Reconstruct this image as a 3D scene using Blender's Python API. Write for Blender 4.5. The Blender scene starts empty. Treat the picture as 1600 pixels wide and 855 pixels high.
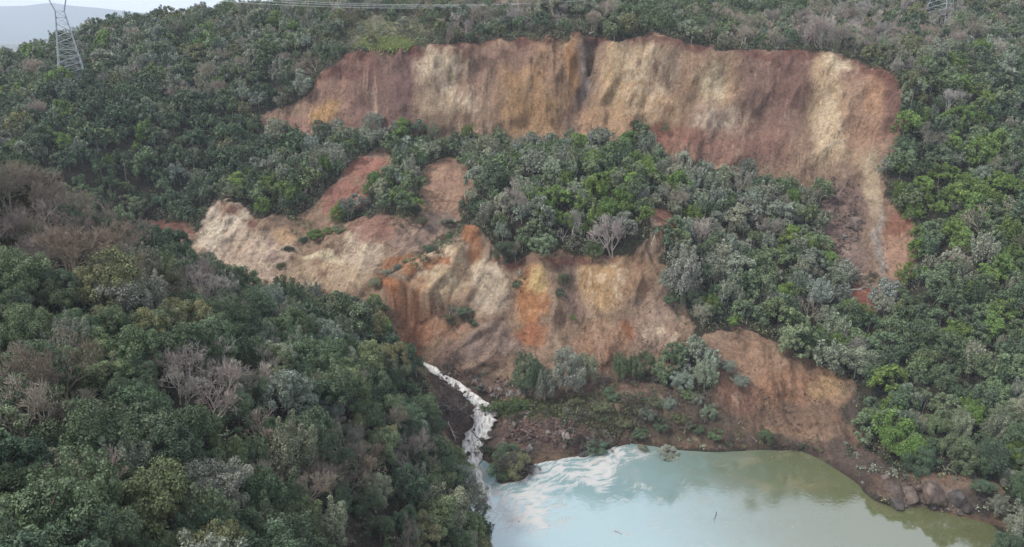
import bpy, math, random
import numpy as np

# ------------------------------------------------------------------ camera, sky, sun, exposure
S = bpy.context.scene
COL = S.collection
F, CU, CV, CAMZ = 1081.0, 800.0, 427.5, 80.0
PITCH = math.radians(19.2)
cd = bpy.data.cameras.new('camera'); cam = bpy.data.objects.new('camera', cd); COL.objects.link(cam)
cam.location = (0, 0, CAMZ); cam.rotation_euler = (math.pi/2 - PITCH, 0, 0)
cd.sensor_width = 36.0; cd.lens = 36.0*F/1600.0; cd.clip_start = 0.5; cd.clip_end = 40000
S.camera = cam

SUN_EL, SUN_AZ = math.radians(52), math.radians(-110)     # azimuth measured from +Y towards +X
w = bpy.data.worlds.new('World'); S.world = w; w.use_nodes = True
wn, wl = w.node_tree.nodes, w.node_tree.links; wn.clear()
sky = wn.new('ShaderNodeTexSky'); sky.sky_type = 'NISHITA'; sky.sun_disc = False
sky.sun_elevation = SUN_EL; sky.sun_rotation = SUN_AZ; sky.air_density = 1.0; sky.dust_density = 2.5
geo = wn.new('ShaderNodeTexCoord')
mp = wn.new('ShaderNodeMapping'); mp.inputs['Scale'].default_value = (1, 1, 2.6)
cn = wn.new('ShaderNodeTexNoise'); cn.inputs['Scale'].default_value = 2.2; cn.inputs['Detail'].default_value = 6
cr = wn.new('ShaderNodeValToRGB'); cr.color_ramp.elements[0].position = .34; cr.color_ramp.elements[1].position = .66
cr.color_ramp.elements[0].color = (6.0, 6.6, 7.7, 1); cr.color_ramp.elements[1].color = (8.8, 9.2, 9.9, 1)
mx = wn.new('ShaderNodeMix'); mx.data_type = 'RGBA'; mx.inputs[0].default_value = .78
bg = wn.new('ShaderNodeBackground'); bg.inputs[1].default_value = 0.072
wo = wn.new('ShaderNodeOutputWorld')
wl.new(geo.outputs['Generated'], mp.inputs[0]); wl.new(mp.outputs[0], cn.inputs['Vector']); wl.new(cn.outputs[0], cr.inputs[0])
wl.new(sky.outputs[0], mx.inputs[6]); wl.new(cr.outputs[0], mx.inputs[7]); wl.new(mx.outputs[2], bg.inputs[0]); wl.new(bg.outputs[0], wo.inputs[0])

sd = bpy.data.lights.new('sun', 'SUN'); sd.energy = 1.5; sd.angle = math.radians(11); sd.color = (1, .97, .92)
so = bpy.data.objects.new('sun', sd); COL.objects.link(so)
so.rotation_euler = (math.pi/2 - SUN_EL, 0, -SUN_AZ + math.pi)

S.view_settings.view_transform = 'Standard'; S.view_settings.look = 'None'
S.view_settings.exposure = 1.27; S.view_settings.gamma = 1; S.view_settings.use_curve_mapping = False
S.render.engine = 'CYCLES'
S.cycles.max_bounces = 5; S.cycles.diffuse_bounces = 2; S.cycles.glossy_bounces = 2; S.cycles.volume_bounces = 1
S.cycles.transparent_max_bounces = 6; S.cycles.use_denoising = True; S.cycles.caustics_reflective = False

rng = np.random.default_rng(7); random.seed(7)

# ------------------------------------------------------------------ helpers: photo rays, noise
SP, CP = math.sin(PITCH), math.cos(PITCH)
def ray(u, v):
    a = (np.asarray(u, float)-CU)/F; b = -(np.asarray(v, float)-CV)/F
    return np.stack([a, CP + b*SP, -SP + b*CP + 0*a], -1)
def P(u, v, Y):
    d = ray(u, v); t = Y/d[..., 1]
    return np.array([d[0]*t, Y, CAMZ + d[2]*t])
def PZ(u, v, z):
    d = ray(u, v); t = (z-CAMZ)/d[2]
    return np.array([d[0]*t, d[1]*t, z])
def proj(p):
    p = np.asarray(p, float); x = p[..., 0]; y = p[..., 1]; z = p[..., 2]-CAMZ
    f = y*CP - z*SP; up = y*SP + z*CP
    f = np.where(f < 1, 1, f)
    return CU + F*x/f, CV - F*up/f, f

_perm = np.random.default_rng(3).permutation(256); _perm = np.concatenate([_perm, _perm, _perm])
_grad = np.random.default_rng(4).normal(size=(256, 3)); _grad /= np.linalg.norm(_grad, axis=1)[:, None]
def noise3(x, y, z):
    x, y, z = np.broadcast_arrays(*[np.asarray(q, float) for q in (x, y, z)])
    xi, yi, zi = np.floor(x).astype(int), np.floor(y).astype(int), np.floor(z).astype(int)
    xf, yf, zf = x-xi, y-yi, z-zi
    fade = lambda t: t*t*t*(t*(t*6-15)+10)
    uu, vv, ww = fade(xf), fade(yf), fade(zf)
    def g(i, j, k):
        h = _perm[_perm[_perm[(xi+i) & 255]+((yi+j) & 255)]+((zi+k) & 255)]
        q = _grad[h]
        return q[..., 0]*(xf-i)+q[..., 1]*(yf-j)+q[..., 2]*(zf-k)
    L = lambda a, b, t: a+(b-a)*t
    return 1.6*L(L(L(g(0,0,0), g(1,0,0), uu), L(g(0,1,0), g(1,1,0), uu), vv), L(L(g(0,0,1), g(1,0,1), uu), L(g(0,1,1), g(1,1,1), uu), vv), ww)
def fbm(x, y, z, o=4):
    s = 0; a = 1; f = 1
    for i in range(o):
        s = s + a*noise3(x*f+17.3*i, y*f-9.1*i, z*f+4.7*i); a *= .5; f *= 2.03
    return s
def inpoly(u, v, poly):
    u = np.asarray(u); v = np.asarray(v); r = np.zeros(u.shape, bool); n = len(poly)
    for i in range(n):
        x0, y0 = poly[i]; x1, y1 = poly[(i+1) % n]
        if y0 == y1: continue
        c = ((y0 > v) != (y1 > v)) & (u < (x1-x0)*(v-y0)/(y1-y0)+x0)
        r ^= c
    return r
def lin(c):
    c = np.asarray(c, float)/255
    return np.where(c <= .04045, c/12.92, ((c+.055)/1.055)**2.4)

# ------------------------------------------------------------------ the lie of the land (survey lines)
pts = []
def line(rows, step=4.0):
    q = [P(u, v, Y) for u, v, Y in rows]
    polyl(q, step)
def linez(rows, step=3.0):
    polyl([PZ(u, v, z) for u, v, z in rows], step)
def polyl(q, step):
    for a, b in zip(q[:-1], q[1:]):
        n = max(1, int(np.linalg.norm(b[:2]-a[:2])/step))
        for i in range(n): pts.append(a+(b-a)*i/n)
    pts.append(q[-1])
def spots(rows):
    for u, v, Y in rows: pts.append(P(u, v, Y))
def spotz(rows):
    for u, v, z in rows: pts.append(PZ(u, v, z))

RIM = [(405,178,218),(440,172,219),(475,150,220),(490,130,221),(520,100,222),(555,82,222),(600,76,221),(650,73,220),(700,70,219),(760,67,219),(800,60,219),(860,55,219),
       (910,50,218),(935,58,217),(960,63,216),(1000,57,215),(1025,52,215),(1070,64,214),(1120,78,213),(1180,82,212),(1250,80,211),(1290,78,209),(1320,86,207),(1360,102,204),
       (1400,116,200),(1408,150,195),(1408,200,189),(1400,240,183)]
line(RIM)
line([(u, v-4, Y+4) for u, v, Y in RIM[3:25]])
line([(425,216,213),(480,206,212),(560,200,213),(640,206,212),(740,213,210.5),(840,213,209.5),(900,211,208.5),(925,206,208),(950,212,206.5),(1000,222,204),(1040,240,201.5),(1100,262,198.5),(1200,272,195),
      (1250,282,190),(1290,292,186),(1340,272,184.5),(1385,257,182)])
line([(928,58,223),(934,80,223),(929,115,221),(919,150,218),(905,190,213)], 3); line([(960,70,215.5),(952,105,212.5),(938,150,209),(918,190,206.5)], 3)                    # the dark gully in the scarp
line([(860,62,218),(868,120,213),(860,180,208.5)], 4); line([(1000,100,212.5),(1000,150,208.5)], 4)
line([(1290,292,186),(1300,350,176),(1310,410,165),(1330,470,155),(1340,530,146),(1340,600,133),(1335,640,127)])
line([(1255,330,181),(1270,400,168),(1290,470,154)])
line([(1385,265,181),(1378,300,176),(1380,330,171),(1425,343,168),(1434,390,161),(1430,425,156),(1402,472,150)])
line([(1352,292,182),(1345,340,174.5),(1352,390,168),(1365,440,159),(1385,478,152)])
# bench
spots([(600,250,197),(700,258,193),(800,262,191),(900,262,189),(1000,276,185),(1100,302,182),(1200,330,178),(850,330,170.5),(950,328,170),(780,345,168),(1000,332,168),(1100,360,170),
       (1100,400,163),(1200,420,163),(1100,470,150),(1200,500,147),(1290,540,142)])
line([(740,352,162),(752,378,160.5),(775,405,158),(800,412,157),(850,398,157),(900,398,157),(950,402,156),(985,400,155),(1012,375,156),(1030,345,159)])
line([(1030,395,157),(1050,440,151),(1085,510,142.5),(1095,560,136)])
line([(690,578,141.5),(740,590,139),(800,600,136),(850,608,134.5),(900,600,135.5),(950,590,137),(1000,580,138),(1060,572,138.3),(1085,600,131)])
line([(740,352,162),(700,385,158.5),(650,415,154.5),(600,450,149.5),(583,468,147),(588,520,143),(640,560,140.5),(690,578,141.5)])
line([(728,360,171),(690,384,166.5),(660,402,163.5),(600,442,158.5),(560,472,154.5)])
line([(770,440,154.5),(775,500,148),(770,560,142)])      # ribs and hollows of the lower face
line([(728,470,151.5),(712,530,145)]); line([(835,440,152),(835,500,146),(835,550,141)]); line([(805,440,154.5),(800,520,146)])
line([(900,440,154),(900,500,148),(905,560,140.5)]); line([(945,440,151.5),(940,500,145.5),(940,550,140.5)]); line([(1005,440,151.5),(1010,500,146),(1005,550,141)])
# lower cliff beside the pond
line([(1095,525,141),(1130,515,141.5),(1180,520,141),(1230,545,139),(1290,575,136),(1335,600,133)])
line([(1090,620,129),(1150,655,125.5),(1200,680,123.3),(1260,693,121.5)])
line([(1335,640,127),(1340,680,123)])
# left amphitheatre
line([(330,322,178),(352,313,178),(375,335,177),(395,346,176),(430,350,175),(447,344,175),(480,350,175),(520,346,174),(560,346,173),(600,340,171),(640,345,168.5),(690,355,167)])
line([(285,402,168),(340,425,165),(400,445,162),(460,460,159),(520,470,156)])
line([(345,360,174.5),(340,395,170)]); line([(372,370,173.5),(378,410,167.5)]); line([(440,385,170),(440,425,163.5)]); line([(470,385,172),(475,425,165)])
spots([(400,280,190),(480,250,198),(560,228,203),(420,228,207),(500,310,184),(600,300,183),(560,285,187),(690,300,184),(720,325,176)])
line([(215,360,178),(255,378,175),(285,400,170)]); line([(270,360,178),(335,305,189),(375,260,198),(405,222,208)])
spots([(0,130,230),(0,200,195),(0,250,178),(100,150,215),(100,250,182),(112,112,235),(200,100,240),(200,200,200),(200,300,184),(300,150,222),(300,250,196),(300,320,186),(400,100,236),(380,170,217),
       (450,60,250),(450,120,230)])
RIDGE = [(-600,120,270),(-200,115,270),(0,116,258),(60,99,262),(100,82,268),(150,58,274),(200,47,280),(300,40,288),(400,32,298),(500,20,308),(600,-5,320),(800,-25,330),(1100,-30,330),(1600,-30,320),(2200,-20,310)]
line(RIDGE, 14)
for u, v, Y in RIDGE:
    p = P(u, v, Y); pts.append(p+np.array([0, 70, -22])); pts.append(p+np.array([0, 200, -45]))
spots([(600,40,250),(800,30,250),(1000,25,245),(1200,45,240),(1400,60,240),(1600,100,225),(1600,50,258),(1800,100,225)])
# hillside by the pond
spots([(1450,200,190),(1500,120,212),(1600,200,188),(1500,300,172),(1600,300,170),(1450,330,170),(1470,330,168),(1500,400,154),(1600,400,152),(1460,450,147),(1500,520,136),(1410,540,138),(1385,600,130),
       (1600,500,138),(1500,600,125),(1600,600,122),(1420,660,122),(1500,690,115),(1560,740,108),(1600,700,110),(1650,800,97),(1625,855,91),(1800,300,168),(1800,500,136),(1800,700,108),(1800,900,85)])
linez([(1250,698,.1),(1290,720,.1),(1334,749,.1),(1400,771,.1),(1440,791,.1),(1516,807,.1),(1555,813,.1),(1572,850,.1),(1580,920,.1),(1600,1050,.1)])
line([(1340,722,114),(1375,738,108.5),(1400,746,105.8),(1450,751,104.5),(1520,757,103.3),(1558,775,101.5)])
# pond bed, shore, debris dam
spotz([(u, v, -3) for u, v in [(900,790),(1000,760),(1100,760),(1200,760),(1300,790),(1400,830),(1000,850),(1200,850),(1350,900),(1480,860),(900,900),(1100,950),(1400,1000),(1200,1100),(1540,900)]])
linez([(828,735,.05),(835,724,.05),(880,716,.05),(930,706,.05),(985,690,.05),(1050,702,.05),(1120,706,.05),(1190,702,.05)])
spotz([(800,655,3.8),(850,660,4.2),(900,650,5),(950,650,4.6),(1000,640,5.6),(870,690,2.2),(940,680,2.2),(800,690,2),(1060,640,6),(1100,665,3.2),(780,628,5),(830,620,6.4),(760,700,.9),(790,738,.7),(815,742,.4),
       (772,762,.2),(900,620,6.6),(1000,600,7.8),(1050,670,2.4),(775,668,2.9)])
linez([(672,572,7.6),(690,585,7.0),(715,602,5.9),(740,625,4.4),(752,643,3.2),(750,665,1.7),(745,690,.9),(735,715,.3),(738,745,-.4),(760,785,-.8)], 2.0)
linez([(772,625,5.0),(782,645,4.0),(778,668,2.9),(768,690,2.0)]); linez([(690,600,8.6),(715,622,6.9),(728,645,5.8),(735,662,3.6),(722,690,2.6),(715,712,1.8)])
# near slope
CREST = [(-600,280,90),(-200,285,95),(0,295,100),(100,342,108),(200,392,115),(290,440,120),(420,482,125),(560,522,128),(640,572,127),(680,640,122),(720,735,110),(775,810,101),(812,880,94),(830,960,86)]
line(CREST)
spots([(0,500,75),(0,700,52),(0,855,40),(200,855,42),(400,855,55),(600,855,70),(740,855,86),(300,600,75),(500,600,95),(600,700,91),(200,500,85),(400,560,95),(-400,600,60),(-400,855,40),(0,1100,25),(400,1100,32),
       (700,1000,70),(-300,500,70)])
polyl([np.array(q, float) for q in [(-24,149,9.5),(-45,153,13.5),(-75,158,18.5),(-105,161,25),(-140,161,33),(-200,165,45)]], 5)
for q in [(-130,0,60),(-60,-40,55),(0,20,8),(30,40,-2),(60,40,-2),(100,60,5),(150,60,25),(200,100,45),(0,-60,20),(100,-40,30),(-200,60,70),(-300,100,75),(300,150,60),(300,60,50),(-250,200,60),
          (-500,300,55),(-500,0,60),(500,300,75),(500,0,60),(0,-300,40)]: pts.append(np.array(q, float))
for a in range(0, 360, 20):
    for R_ in (1500, 6500): pts.append(np.array([R_*math.cos(math.radians(a)), R_*math.sin(math.radians(a))+100, 34.]))
C = np.array(pts)
_, ui = np.unique(np.round(C[:, :2]/1.2).astype(int), axis=0, return_index=True); C = C[np.sort(ui)]
D = np.sqrt(((C[:, None, :2]-C[None, :, :2])**2).sum(-1))
n = len(C); A = np.zeros((n+1, n+1)); A[:n, :n] = -D + np.eye(n)*.4; A[:n, n] = 1; A[n, :n] = 1
W = np.linalg.solve(A, np.concatenate([C[:, 2], [0]]))
def rbf(x, y):
    x = np.asarray(x, float).ravel(); y = np.asarray(y, float).ravel(); out = np.empty(len(x))
    cx = C[:, 0].astype(np.float32); cy = C[:, 1].astype(np.float32); wf = W[:n].astype(np.float32)
    for i in range(0, len(x), 20000):
        dx = x[i:i+20000, None].astype(np.float32)-cx; dy = y[i:i+20000, None].astype(np.float32)-cy
        out[i:i+20000] = -(np.sqrt(dx*dx+dy*dy)@wf)+W[n]
    return out
def grow(a, b, s0, k):
    o = [a]; s = s0
    while o[-1] < b: s *= k; o.append(o[-1]+s)
    return o
gx = np.array([-q for q in grow(178, 7000, .8, 1.12)][::-1] + list(np.arange(-177.5, 178, .5)) + grow(178, 7000, .8, 1.12))
gy = np.array([-q for q in grow(-20, 1200, 1.6, 1.15)][::-1] + list(np.arange(21.5, 86, 1.1)) + list(np.arange(86, 234, .37)) + grow(234, 7000, .6, 1.05))
GX, GY = np.meshgrid(gx, gy)
H0 = rbf(GX, GY).reshape(GX.shape)
STREAM = np.array([(650,560,8.4,22),(672,573,7.7,26),(686,584,7.0,30),(703,594,6.4,34),(720,606,5.7,40),(738,620,4.8,44),(756,634,4.2,44),(757,640,3.6,46),(756,652,2.9,52),(752,666,2.1,54),(746,680,1.4,54),(738,696,.8,50),
  (734,715,.45,48),(738,745,.1,50),(762,785,-.1,66),(800,815,-.2,90)], float)
_sk = np.linspace(0, len(STREAM)-1, 150); SU, SV, SZ, SW = [np.interp(_sk, np.arange(len(STREAM)), STREAM[:, i]) for i in range(4)]
SPT = np.array([PZ(a, b_, c) for a, b_, c in zip(SU, SV, SZ)]); SHW = SW/F*SPT[:, 1]*1.1*.36
def carve(x, y, h):
    q = (np.abs(x+8) < 22) & (y > 95) & (y < 152); xx, yy = x[q], y[q]
    dd = np.sqrt((xx[:, None]-SPT[:, 0])**2+(yy[:, None]-SPT[:, 1])**2)-SHW; k = dd.argmin(1); dm = dd[np.arange(len(k)), k]
    h[q] = np.minimum(h[q], SZ[k]-.7+np.clip(dm, 0, 99)*.75+np.clip(dm-1, 0, 99)*.8); return h
far = np.hypot(GX, GY-150) > 420
H0 = H0 + np.where(far, np.clip((np.hypot(GX, GY-150)-420)/800, 0, 1)*6*fbm(GX/400, GY/400, 0, 3), 0)
H0 += .35*fbm(GX/5, GY/5, .3, 3)*np.clip((H0-.6)/2, 0, 1)
dome = lambda x, y: 3.2*np.exp(-((x-P(870,305,178)[0])/20)**4-((y-177)/13)**4)
H0 = H0+dome(GX, GY)
H0 = carve(GX, GY, H0)
# regular lookup grid
lx, ly = np.arange(-300, 300.1, 1.0), np.arange(10, 420.1, 1.0)
LX, LY = np.meshgrid(lx, ly); LH = rbf(LX, LY).reshape(LX.shape)+dome(LX, LY)
def hgt(x, y):
    fx = np.clip(np.asarray(x, float)+300, 0, len(lx)-1.01); fy = np.clip(np.asarray(y, float)-10, 0, len(ly)-1.01)
    i = fx.astype(int); j = fy.astype(int); a = fx-i; b = fy-j
    return (LH[j, i]*(1-a)+LH[j, i+1]*a)*(1-b)+(LH[j+1, i]*(1-a)+LH[j+1, i+1]*a)*b
def hit(u, v, t0=30):
    d = ray(u, v); t = np.arange(t0, 420, .2); p = np.array([0, 0, CAMZ])+t[:, None]*d
    below = p[:, 2] < hgt(p[:, 0], p[:, 1])
    k = int(np.argmax(below)) if below.any() else len(t)-1
    return p[k]
def visible(x, y, z):
    d = np.stack([x, y, z-CAMZ], -1); ok = np.ones(len(x), bool)
    for s in np.linspace(.25, .985, 90):
        q = d*s; ok &= (q[:, 2]+CAMZ > hgt(q[:, 0], q[:, 1])-.3) | (q[:, 1] < 12)
    return ok
_cu = np.array([c[0] for c in CREST]); _cy = np.array([c[2]-(7 if 670 < c[0] < 790 else 0) for c in CREST])
def near_of(u, Y): return (Y < np.interp(u, _cu, _cy)+2.5) & (u < 832)

BARE = {
 'scarp': [(405,178),(440,172),(475,150),(490,130),(520,100),(555,82),(600,76),(650,73),(760,67),(860,55),(910,50),(935,58),(960,63),(1025,52),(1070,64),(1120,78),(1250,80),(1290,78),(1320,86),(1360,102),
   (1402,116),(1410,150),(1410,200),(1400,240),(1384,262),(1380,310),(1425,343),(1434,390),(1428,425),(1400,475),(1335,495),(1315,460),(1300,420),(1280,380),(1278,310),(1240,288),(1190,278),(1100,270),(1030,248),
   (1000,229),(840,220),(640,214),(560,208),(490,214),(425,226)],
 'chute_a': [(548,254),(600,228),(622,248),(580,300),(548,335),(490,352),(468,338),(512,292)],
 'chute_b': [(665,258),(700,246),(735,265),(747,300),(735,335),(700,357),(658,348),(655,300)],
 'mid': [(285,398),(318,330),(335,310),(370,315),(395,342),(450,340),(500,345),(560,345),(640,335),(690,350),(738,350),(600,460),(560,480),(430,480),(285,425)],
 'low': [(735,350),(760,372),(790,412),(830,395),(900,397),(985,400),(1012,370),(1015,325),(1045,330),(1062,370),(1030,400),(1055,450),(1085,510),(1082,560),(1010,592),(900,605),(830,620),(760,640),(690,600),(640,570),(570,475),(600,440)],
 'lowright': [(1095,525),(1160,512),(1230,542),(1335,597),(1350,690),(1250,702),(1130,700),(1090,650),(1120,590),(1090,560)],
 'dam': [(655,565),(760,595),(830,612),(1000,592),(1100,620),(1260,700),(1000,700),(930,715),(830,735),(825,775),(735,790),(690,700),(680,640)],
 'bank': [(1240,690),(1345,665),(1350,700),(1400,738),(1560,740),(1585,830),(1440,800),(1330,762)],
 'gully': [(222,353),(250,345),(302,352),(300,410),(270,395)],
}
def bare_mask(x, y, z, jit=7):
    u, v, f = proj(np.stack([x, y, z], -1))
    u2 = u + jit*fbm(x/5, y/5, z/5, 3); v2 = v + jit*fbm(x/5+40, y/5, z/5, 3)
    m = np.zeros(u.shape, bool)
    for k in BARE.values(): m |= inpoly(u2, v2, k)
    m &= ~near_of(u, y) & (y < 236)
    return m, u, v

# ------------------------------------------------------------------ soil colours: (u, v, ru, rv, colour)
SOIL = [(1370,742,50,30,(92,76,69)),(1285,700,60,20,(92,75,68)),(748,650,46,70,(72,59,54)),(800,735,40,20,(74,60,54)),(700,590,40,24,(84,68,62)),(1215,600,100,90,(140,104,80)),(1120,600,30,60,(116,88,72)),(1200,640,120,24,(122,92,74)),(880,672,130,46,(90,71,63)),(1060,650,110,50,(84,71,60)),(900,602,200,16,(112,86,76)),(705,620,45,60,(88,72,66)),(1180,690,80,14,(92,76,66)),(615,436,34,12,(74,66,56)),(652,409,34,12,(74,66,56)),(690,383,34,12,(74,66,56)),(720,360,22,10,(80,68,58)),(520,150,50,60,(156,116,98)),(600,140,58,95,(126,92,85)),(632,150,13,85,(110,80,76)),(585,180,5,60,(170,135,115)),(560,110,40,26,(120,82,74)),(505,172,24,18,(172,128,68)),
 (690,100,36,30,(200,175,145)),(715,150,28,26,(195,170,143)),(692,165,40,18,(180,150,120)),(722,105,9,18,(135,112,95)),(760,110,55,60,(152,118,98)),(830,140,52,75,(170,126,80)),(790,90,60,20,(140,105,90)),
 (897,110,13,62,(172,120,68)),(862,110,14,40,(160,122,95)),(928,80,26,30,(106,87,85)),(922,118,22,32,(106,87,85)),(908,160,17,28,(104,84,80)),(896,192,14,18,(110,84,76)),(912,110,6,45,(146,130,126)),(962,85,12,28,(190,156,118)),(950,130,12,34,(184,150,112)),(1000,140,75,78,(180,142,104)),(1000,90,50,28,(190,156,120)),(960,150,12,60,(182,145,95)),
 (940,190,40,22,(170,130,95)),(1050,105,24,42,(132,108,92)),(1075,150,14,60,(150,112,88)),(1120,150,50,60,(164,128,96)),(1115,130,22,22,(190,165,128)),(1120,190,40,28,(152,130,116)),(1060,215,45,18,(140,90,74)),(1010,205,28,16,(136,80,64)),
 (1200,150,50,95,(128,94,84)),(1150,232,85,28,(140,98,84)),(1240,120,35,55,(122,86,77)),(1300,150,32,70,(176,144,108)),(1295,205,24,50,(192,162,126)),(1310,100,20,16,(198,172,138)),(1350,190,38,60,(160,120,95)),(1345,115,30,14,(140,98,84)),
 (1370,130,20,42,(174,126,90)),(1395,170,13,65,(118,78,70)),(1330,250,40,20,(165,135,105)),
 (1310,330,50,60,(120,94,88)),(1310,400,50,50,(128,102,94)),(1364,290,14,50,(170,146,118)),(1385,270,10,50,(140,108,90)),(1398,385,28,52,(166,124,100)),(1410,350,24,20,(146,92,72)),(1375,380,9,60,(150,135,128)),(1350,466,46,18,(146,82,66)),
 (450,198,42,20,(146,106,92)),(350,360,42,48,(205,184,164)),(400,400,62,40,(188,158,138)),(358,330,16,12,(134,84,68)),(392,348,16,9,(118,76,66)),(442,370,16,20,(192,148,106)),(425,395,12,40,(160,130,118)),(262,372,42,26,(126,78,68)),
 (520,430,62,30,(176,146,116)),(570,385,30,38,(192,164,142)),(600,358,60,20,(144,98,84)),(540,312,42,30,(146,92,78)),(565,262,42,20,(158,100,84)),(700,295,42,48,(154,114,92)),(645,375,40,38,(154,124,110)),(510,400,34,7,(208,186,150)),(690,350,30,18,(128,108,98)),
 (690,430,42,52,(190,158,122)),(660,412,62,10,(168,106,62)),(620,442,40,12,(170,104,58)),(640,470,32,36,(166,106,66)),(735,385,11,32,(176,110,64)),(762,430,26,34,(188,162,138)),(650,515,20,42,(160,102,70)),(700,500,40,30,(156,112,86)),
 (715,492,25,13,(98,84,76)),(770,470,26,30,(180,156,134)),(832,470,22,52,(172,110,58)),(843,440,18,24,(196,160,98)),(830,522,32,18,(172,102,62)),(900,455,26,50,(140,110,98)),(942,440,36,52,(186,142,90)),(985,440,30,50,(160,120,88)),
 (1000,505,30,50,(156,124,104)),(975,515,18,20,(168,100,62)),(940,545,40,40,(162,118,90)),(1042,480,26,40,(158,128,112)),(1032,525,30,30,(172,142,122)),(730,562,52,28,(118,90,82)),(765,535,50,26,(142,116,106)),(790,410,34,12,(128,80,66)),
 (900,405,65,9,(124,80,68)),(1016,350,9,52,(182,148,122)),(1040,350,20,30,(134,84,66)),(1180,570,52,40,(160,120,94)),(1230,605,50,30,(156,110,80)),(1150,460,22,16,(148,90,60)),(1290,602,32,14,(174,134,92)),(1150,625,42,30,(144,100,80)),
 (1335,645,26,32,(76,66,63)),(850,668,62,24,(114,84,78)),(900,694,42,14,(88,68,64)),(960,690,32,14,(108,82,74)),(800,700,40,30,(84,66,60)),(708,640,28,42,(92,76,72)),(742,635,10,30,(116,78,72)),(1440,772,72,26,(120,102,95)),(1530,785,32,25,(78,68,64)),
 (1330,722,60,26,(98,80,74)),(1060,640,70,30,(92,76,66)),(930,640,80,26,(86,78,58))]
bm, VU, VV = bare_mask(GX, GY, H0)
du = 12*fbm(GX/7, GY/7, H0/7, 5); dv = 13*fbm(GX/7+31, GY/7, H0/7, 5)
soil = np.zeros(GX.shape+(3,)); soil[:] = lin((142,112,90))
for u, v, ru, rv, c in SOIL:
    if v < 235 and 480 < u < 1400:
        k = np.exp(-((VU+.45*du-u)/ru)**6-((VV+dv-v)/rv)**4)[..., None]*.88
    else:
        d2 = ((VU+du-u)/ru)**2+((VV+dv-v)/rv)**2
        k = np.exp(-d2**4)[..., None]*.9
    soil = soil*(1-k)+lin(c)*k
ru_, rv_ = np.array([r[0] for r in RIM[2:25]], float), np.array([r[1] for r in RIM[2:25]], float)   # topsoil under the turf
below = VV-np.interp(VU, ru_, rv_)+1.5*du
k = (np.clip(1-below/14, 0, 1)*(below > -14)*(VU > 480)*(VU < 1402))[..., None]*.8*(1-near_of(VU, GY)[..., None])
soil = soil*(1-k)+lin((108,64,56))*k
SHL = np.interp(VU, [280,560,600,720,780,900,1000,1080,1200], [.5,.6,.95,.85,.4,0,-.2,-.4,-.2]); SHU = np.interp(VU, [400,900,930,1000,1250,1350,1400], [0,0,.35,.12,.2,.5,.6])
SHX = GX-np.where(VV > 315, SHL, SHU)*(H0-np.where(VV > 315, 22., 60.))
# streaks, stains and speckle of the ground itself
st = fbm(SHX/1.9, GY/9, H0/11, 3); st2 = fbm(SHX/.8, GY/4, H0/5, 3); sp = fbm(GX/2.4, GY/2.4, H0/2.4, 4)
soil *= (1+.09*st+.06*st2+.09*sp)[..., None]
reg = lambda q, sc: np.clip(fbm(GX/sc+q, GY/sc, H0/sc, 2)*1.5+.45, 0, 1)
crk = np.clip(1-np.abs(fbm(SHX/3.4+3, GY/20, H0/22, 4))*9, 0, 1)*reg(1, 9)
crk2 = np.clip(1-np.abs(fbm(GX/5+60, GY/5, H0/2.4, 4))*10, 0, 1)*reg(20, 8)*.8
soil *= (1-.50*np.clip(crk+crk2, 0, 1))[..., None]
lns = np.clip((noise3(SHX/.75+90, GY/30, H0/26)-.42)*6, 0, 1)*reg(55, 10)[...]*.38
soil = soil*(1-lns[..., None])+lin((186,152,126))*lns[..., None]
lnd = np.clip((noise3(SHX/1.1+190, GY/26, H0/22)-.40)*5, 0, 1)*reg(75, 12)*.45
soil = soil*(1-lnd[..., None])+lin((92,70,66))*lnd[..., None]
cf = 0
for u, v, ru, rv in [(690,105,46,36),(716,155,40,26),(1310,100,26,20),(1295,200,28,50),(345,362,48,50),(400,400,60,40),(1118,132,30,26),(690,430,50,50),(765,430,30,40),(1000,120,50,60),(945,440,40,40),(1120,185,40,20),(560,395,40,40),(1035,525,34,30)]:
    cf = np.maximum(cf, np.exp(-(((VU+du-u)/ru)**2+((VV+dv-v)/rv)**2)**2))
flk = np.clip((fbm(GX/2.1+5, GY/2.1, H0/1.9, 4)-.08)*7, 0, 1)*cf*.62
soil = soil*(1-flk[..., None])+lin((206,180,150))*flk[..., None]
flk2 = np.clip((fbm(GX/1.8+35, GY/1.8, H0/1.2, 3)-.42)*7, 0, 1)*cf*.5
soil = soil*(1-flk2[..., None])+lin((104,84,76))*flk2[..., None]
pale = np.clip((fbm(GX/4+9, GY/6, H0/5, 4)-.55)*3, 0, 1)[..., None]*.3
soil = soil*(1-pale)+lin((190,160,132))*pale
redd = np.clip((fbm(GX/5-19, GY/7, H0/4, 4)-.5)*3, 0, 1)[..., None]*.4
soil = soil*(1-redd)+lin((130,80,62))*redd
soil *= 1.09
wetb = np.clip(1-(H0-.1)/1.1, 0, 1)[..., None]*.5; soil *= (1-wetb)
litter = np.zeros_like(soil); litter[:] = (.052, .046, .032)
litter *= (1+.4*fbm(GX/3, GY/3, 0, 3))[..., None]
mead = np.exp(-(((VU-610)/70)**2+((VV-48)/24)**2)**2)*(GY > 205)+np.exp(-(((VU-300)/30)**2+((VV-75)/10)**2)**2)*(GY > 205)*.6
litter = litter*(1-mead[..., None])+np.array([.17, .17, .09])*mead[..., None]
fm = np.clip((np.hypot(GX, GY-150)-500)/300, 0, 1)[..., None]
fields = np.where((fbm(GX/120, GY/160, 2, 3) > .05)[..., None], np.array([.05, .07, .05]), np.array([.22, .21, .18]))
litter = litter*(1-fm)+fields*fm
lum = soil@np.array([.3, .55, .15]); soil = (soil*.77+lum[..., None]*.23)*np.array([1.0, 1.015, .95])
col = np.where(bm[..., None], np.clip(soil, .01, .8), litter)
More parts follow.
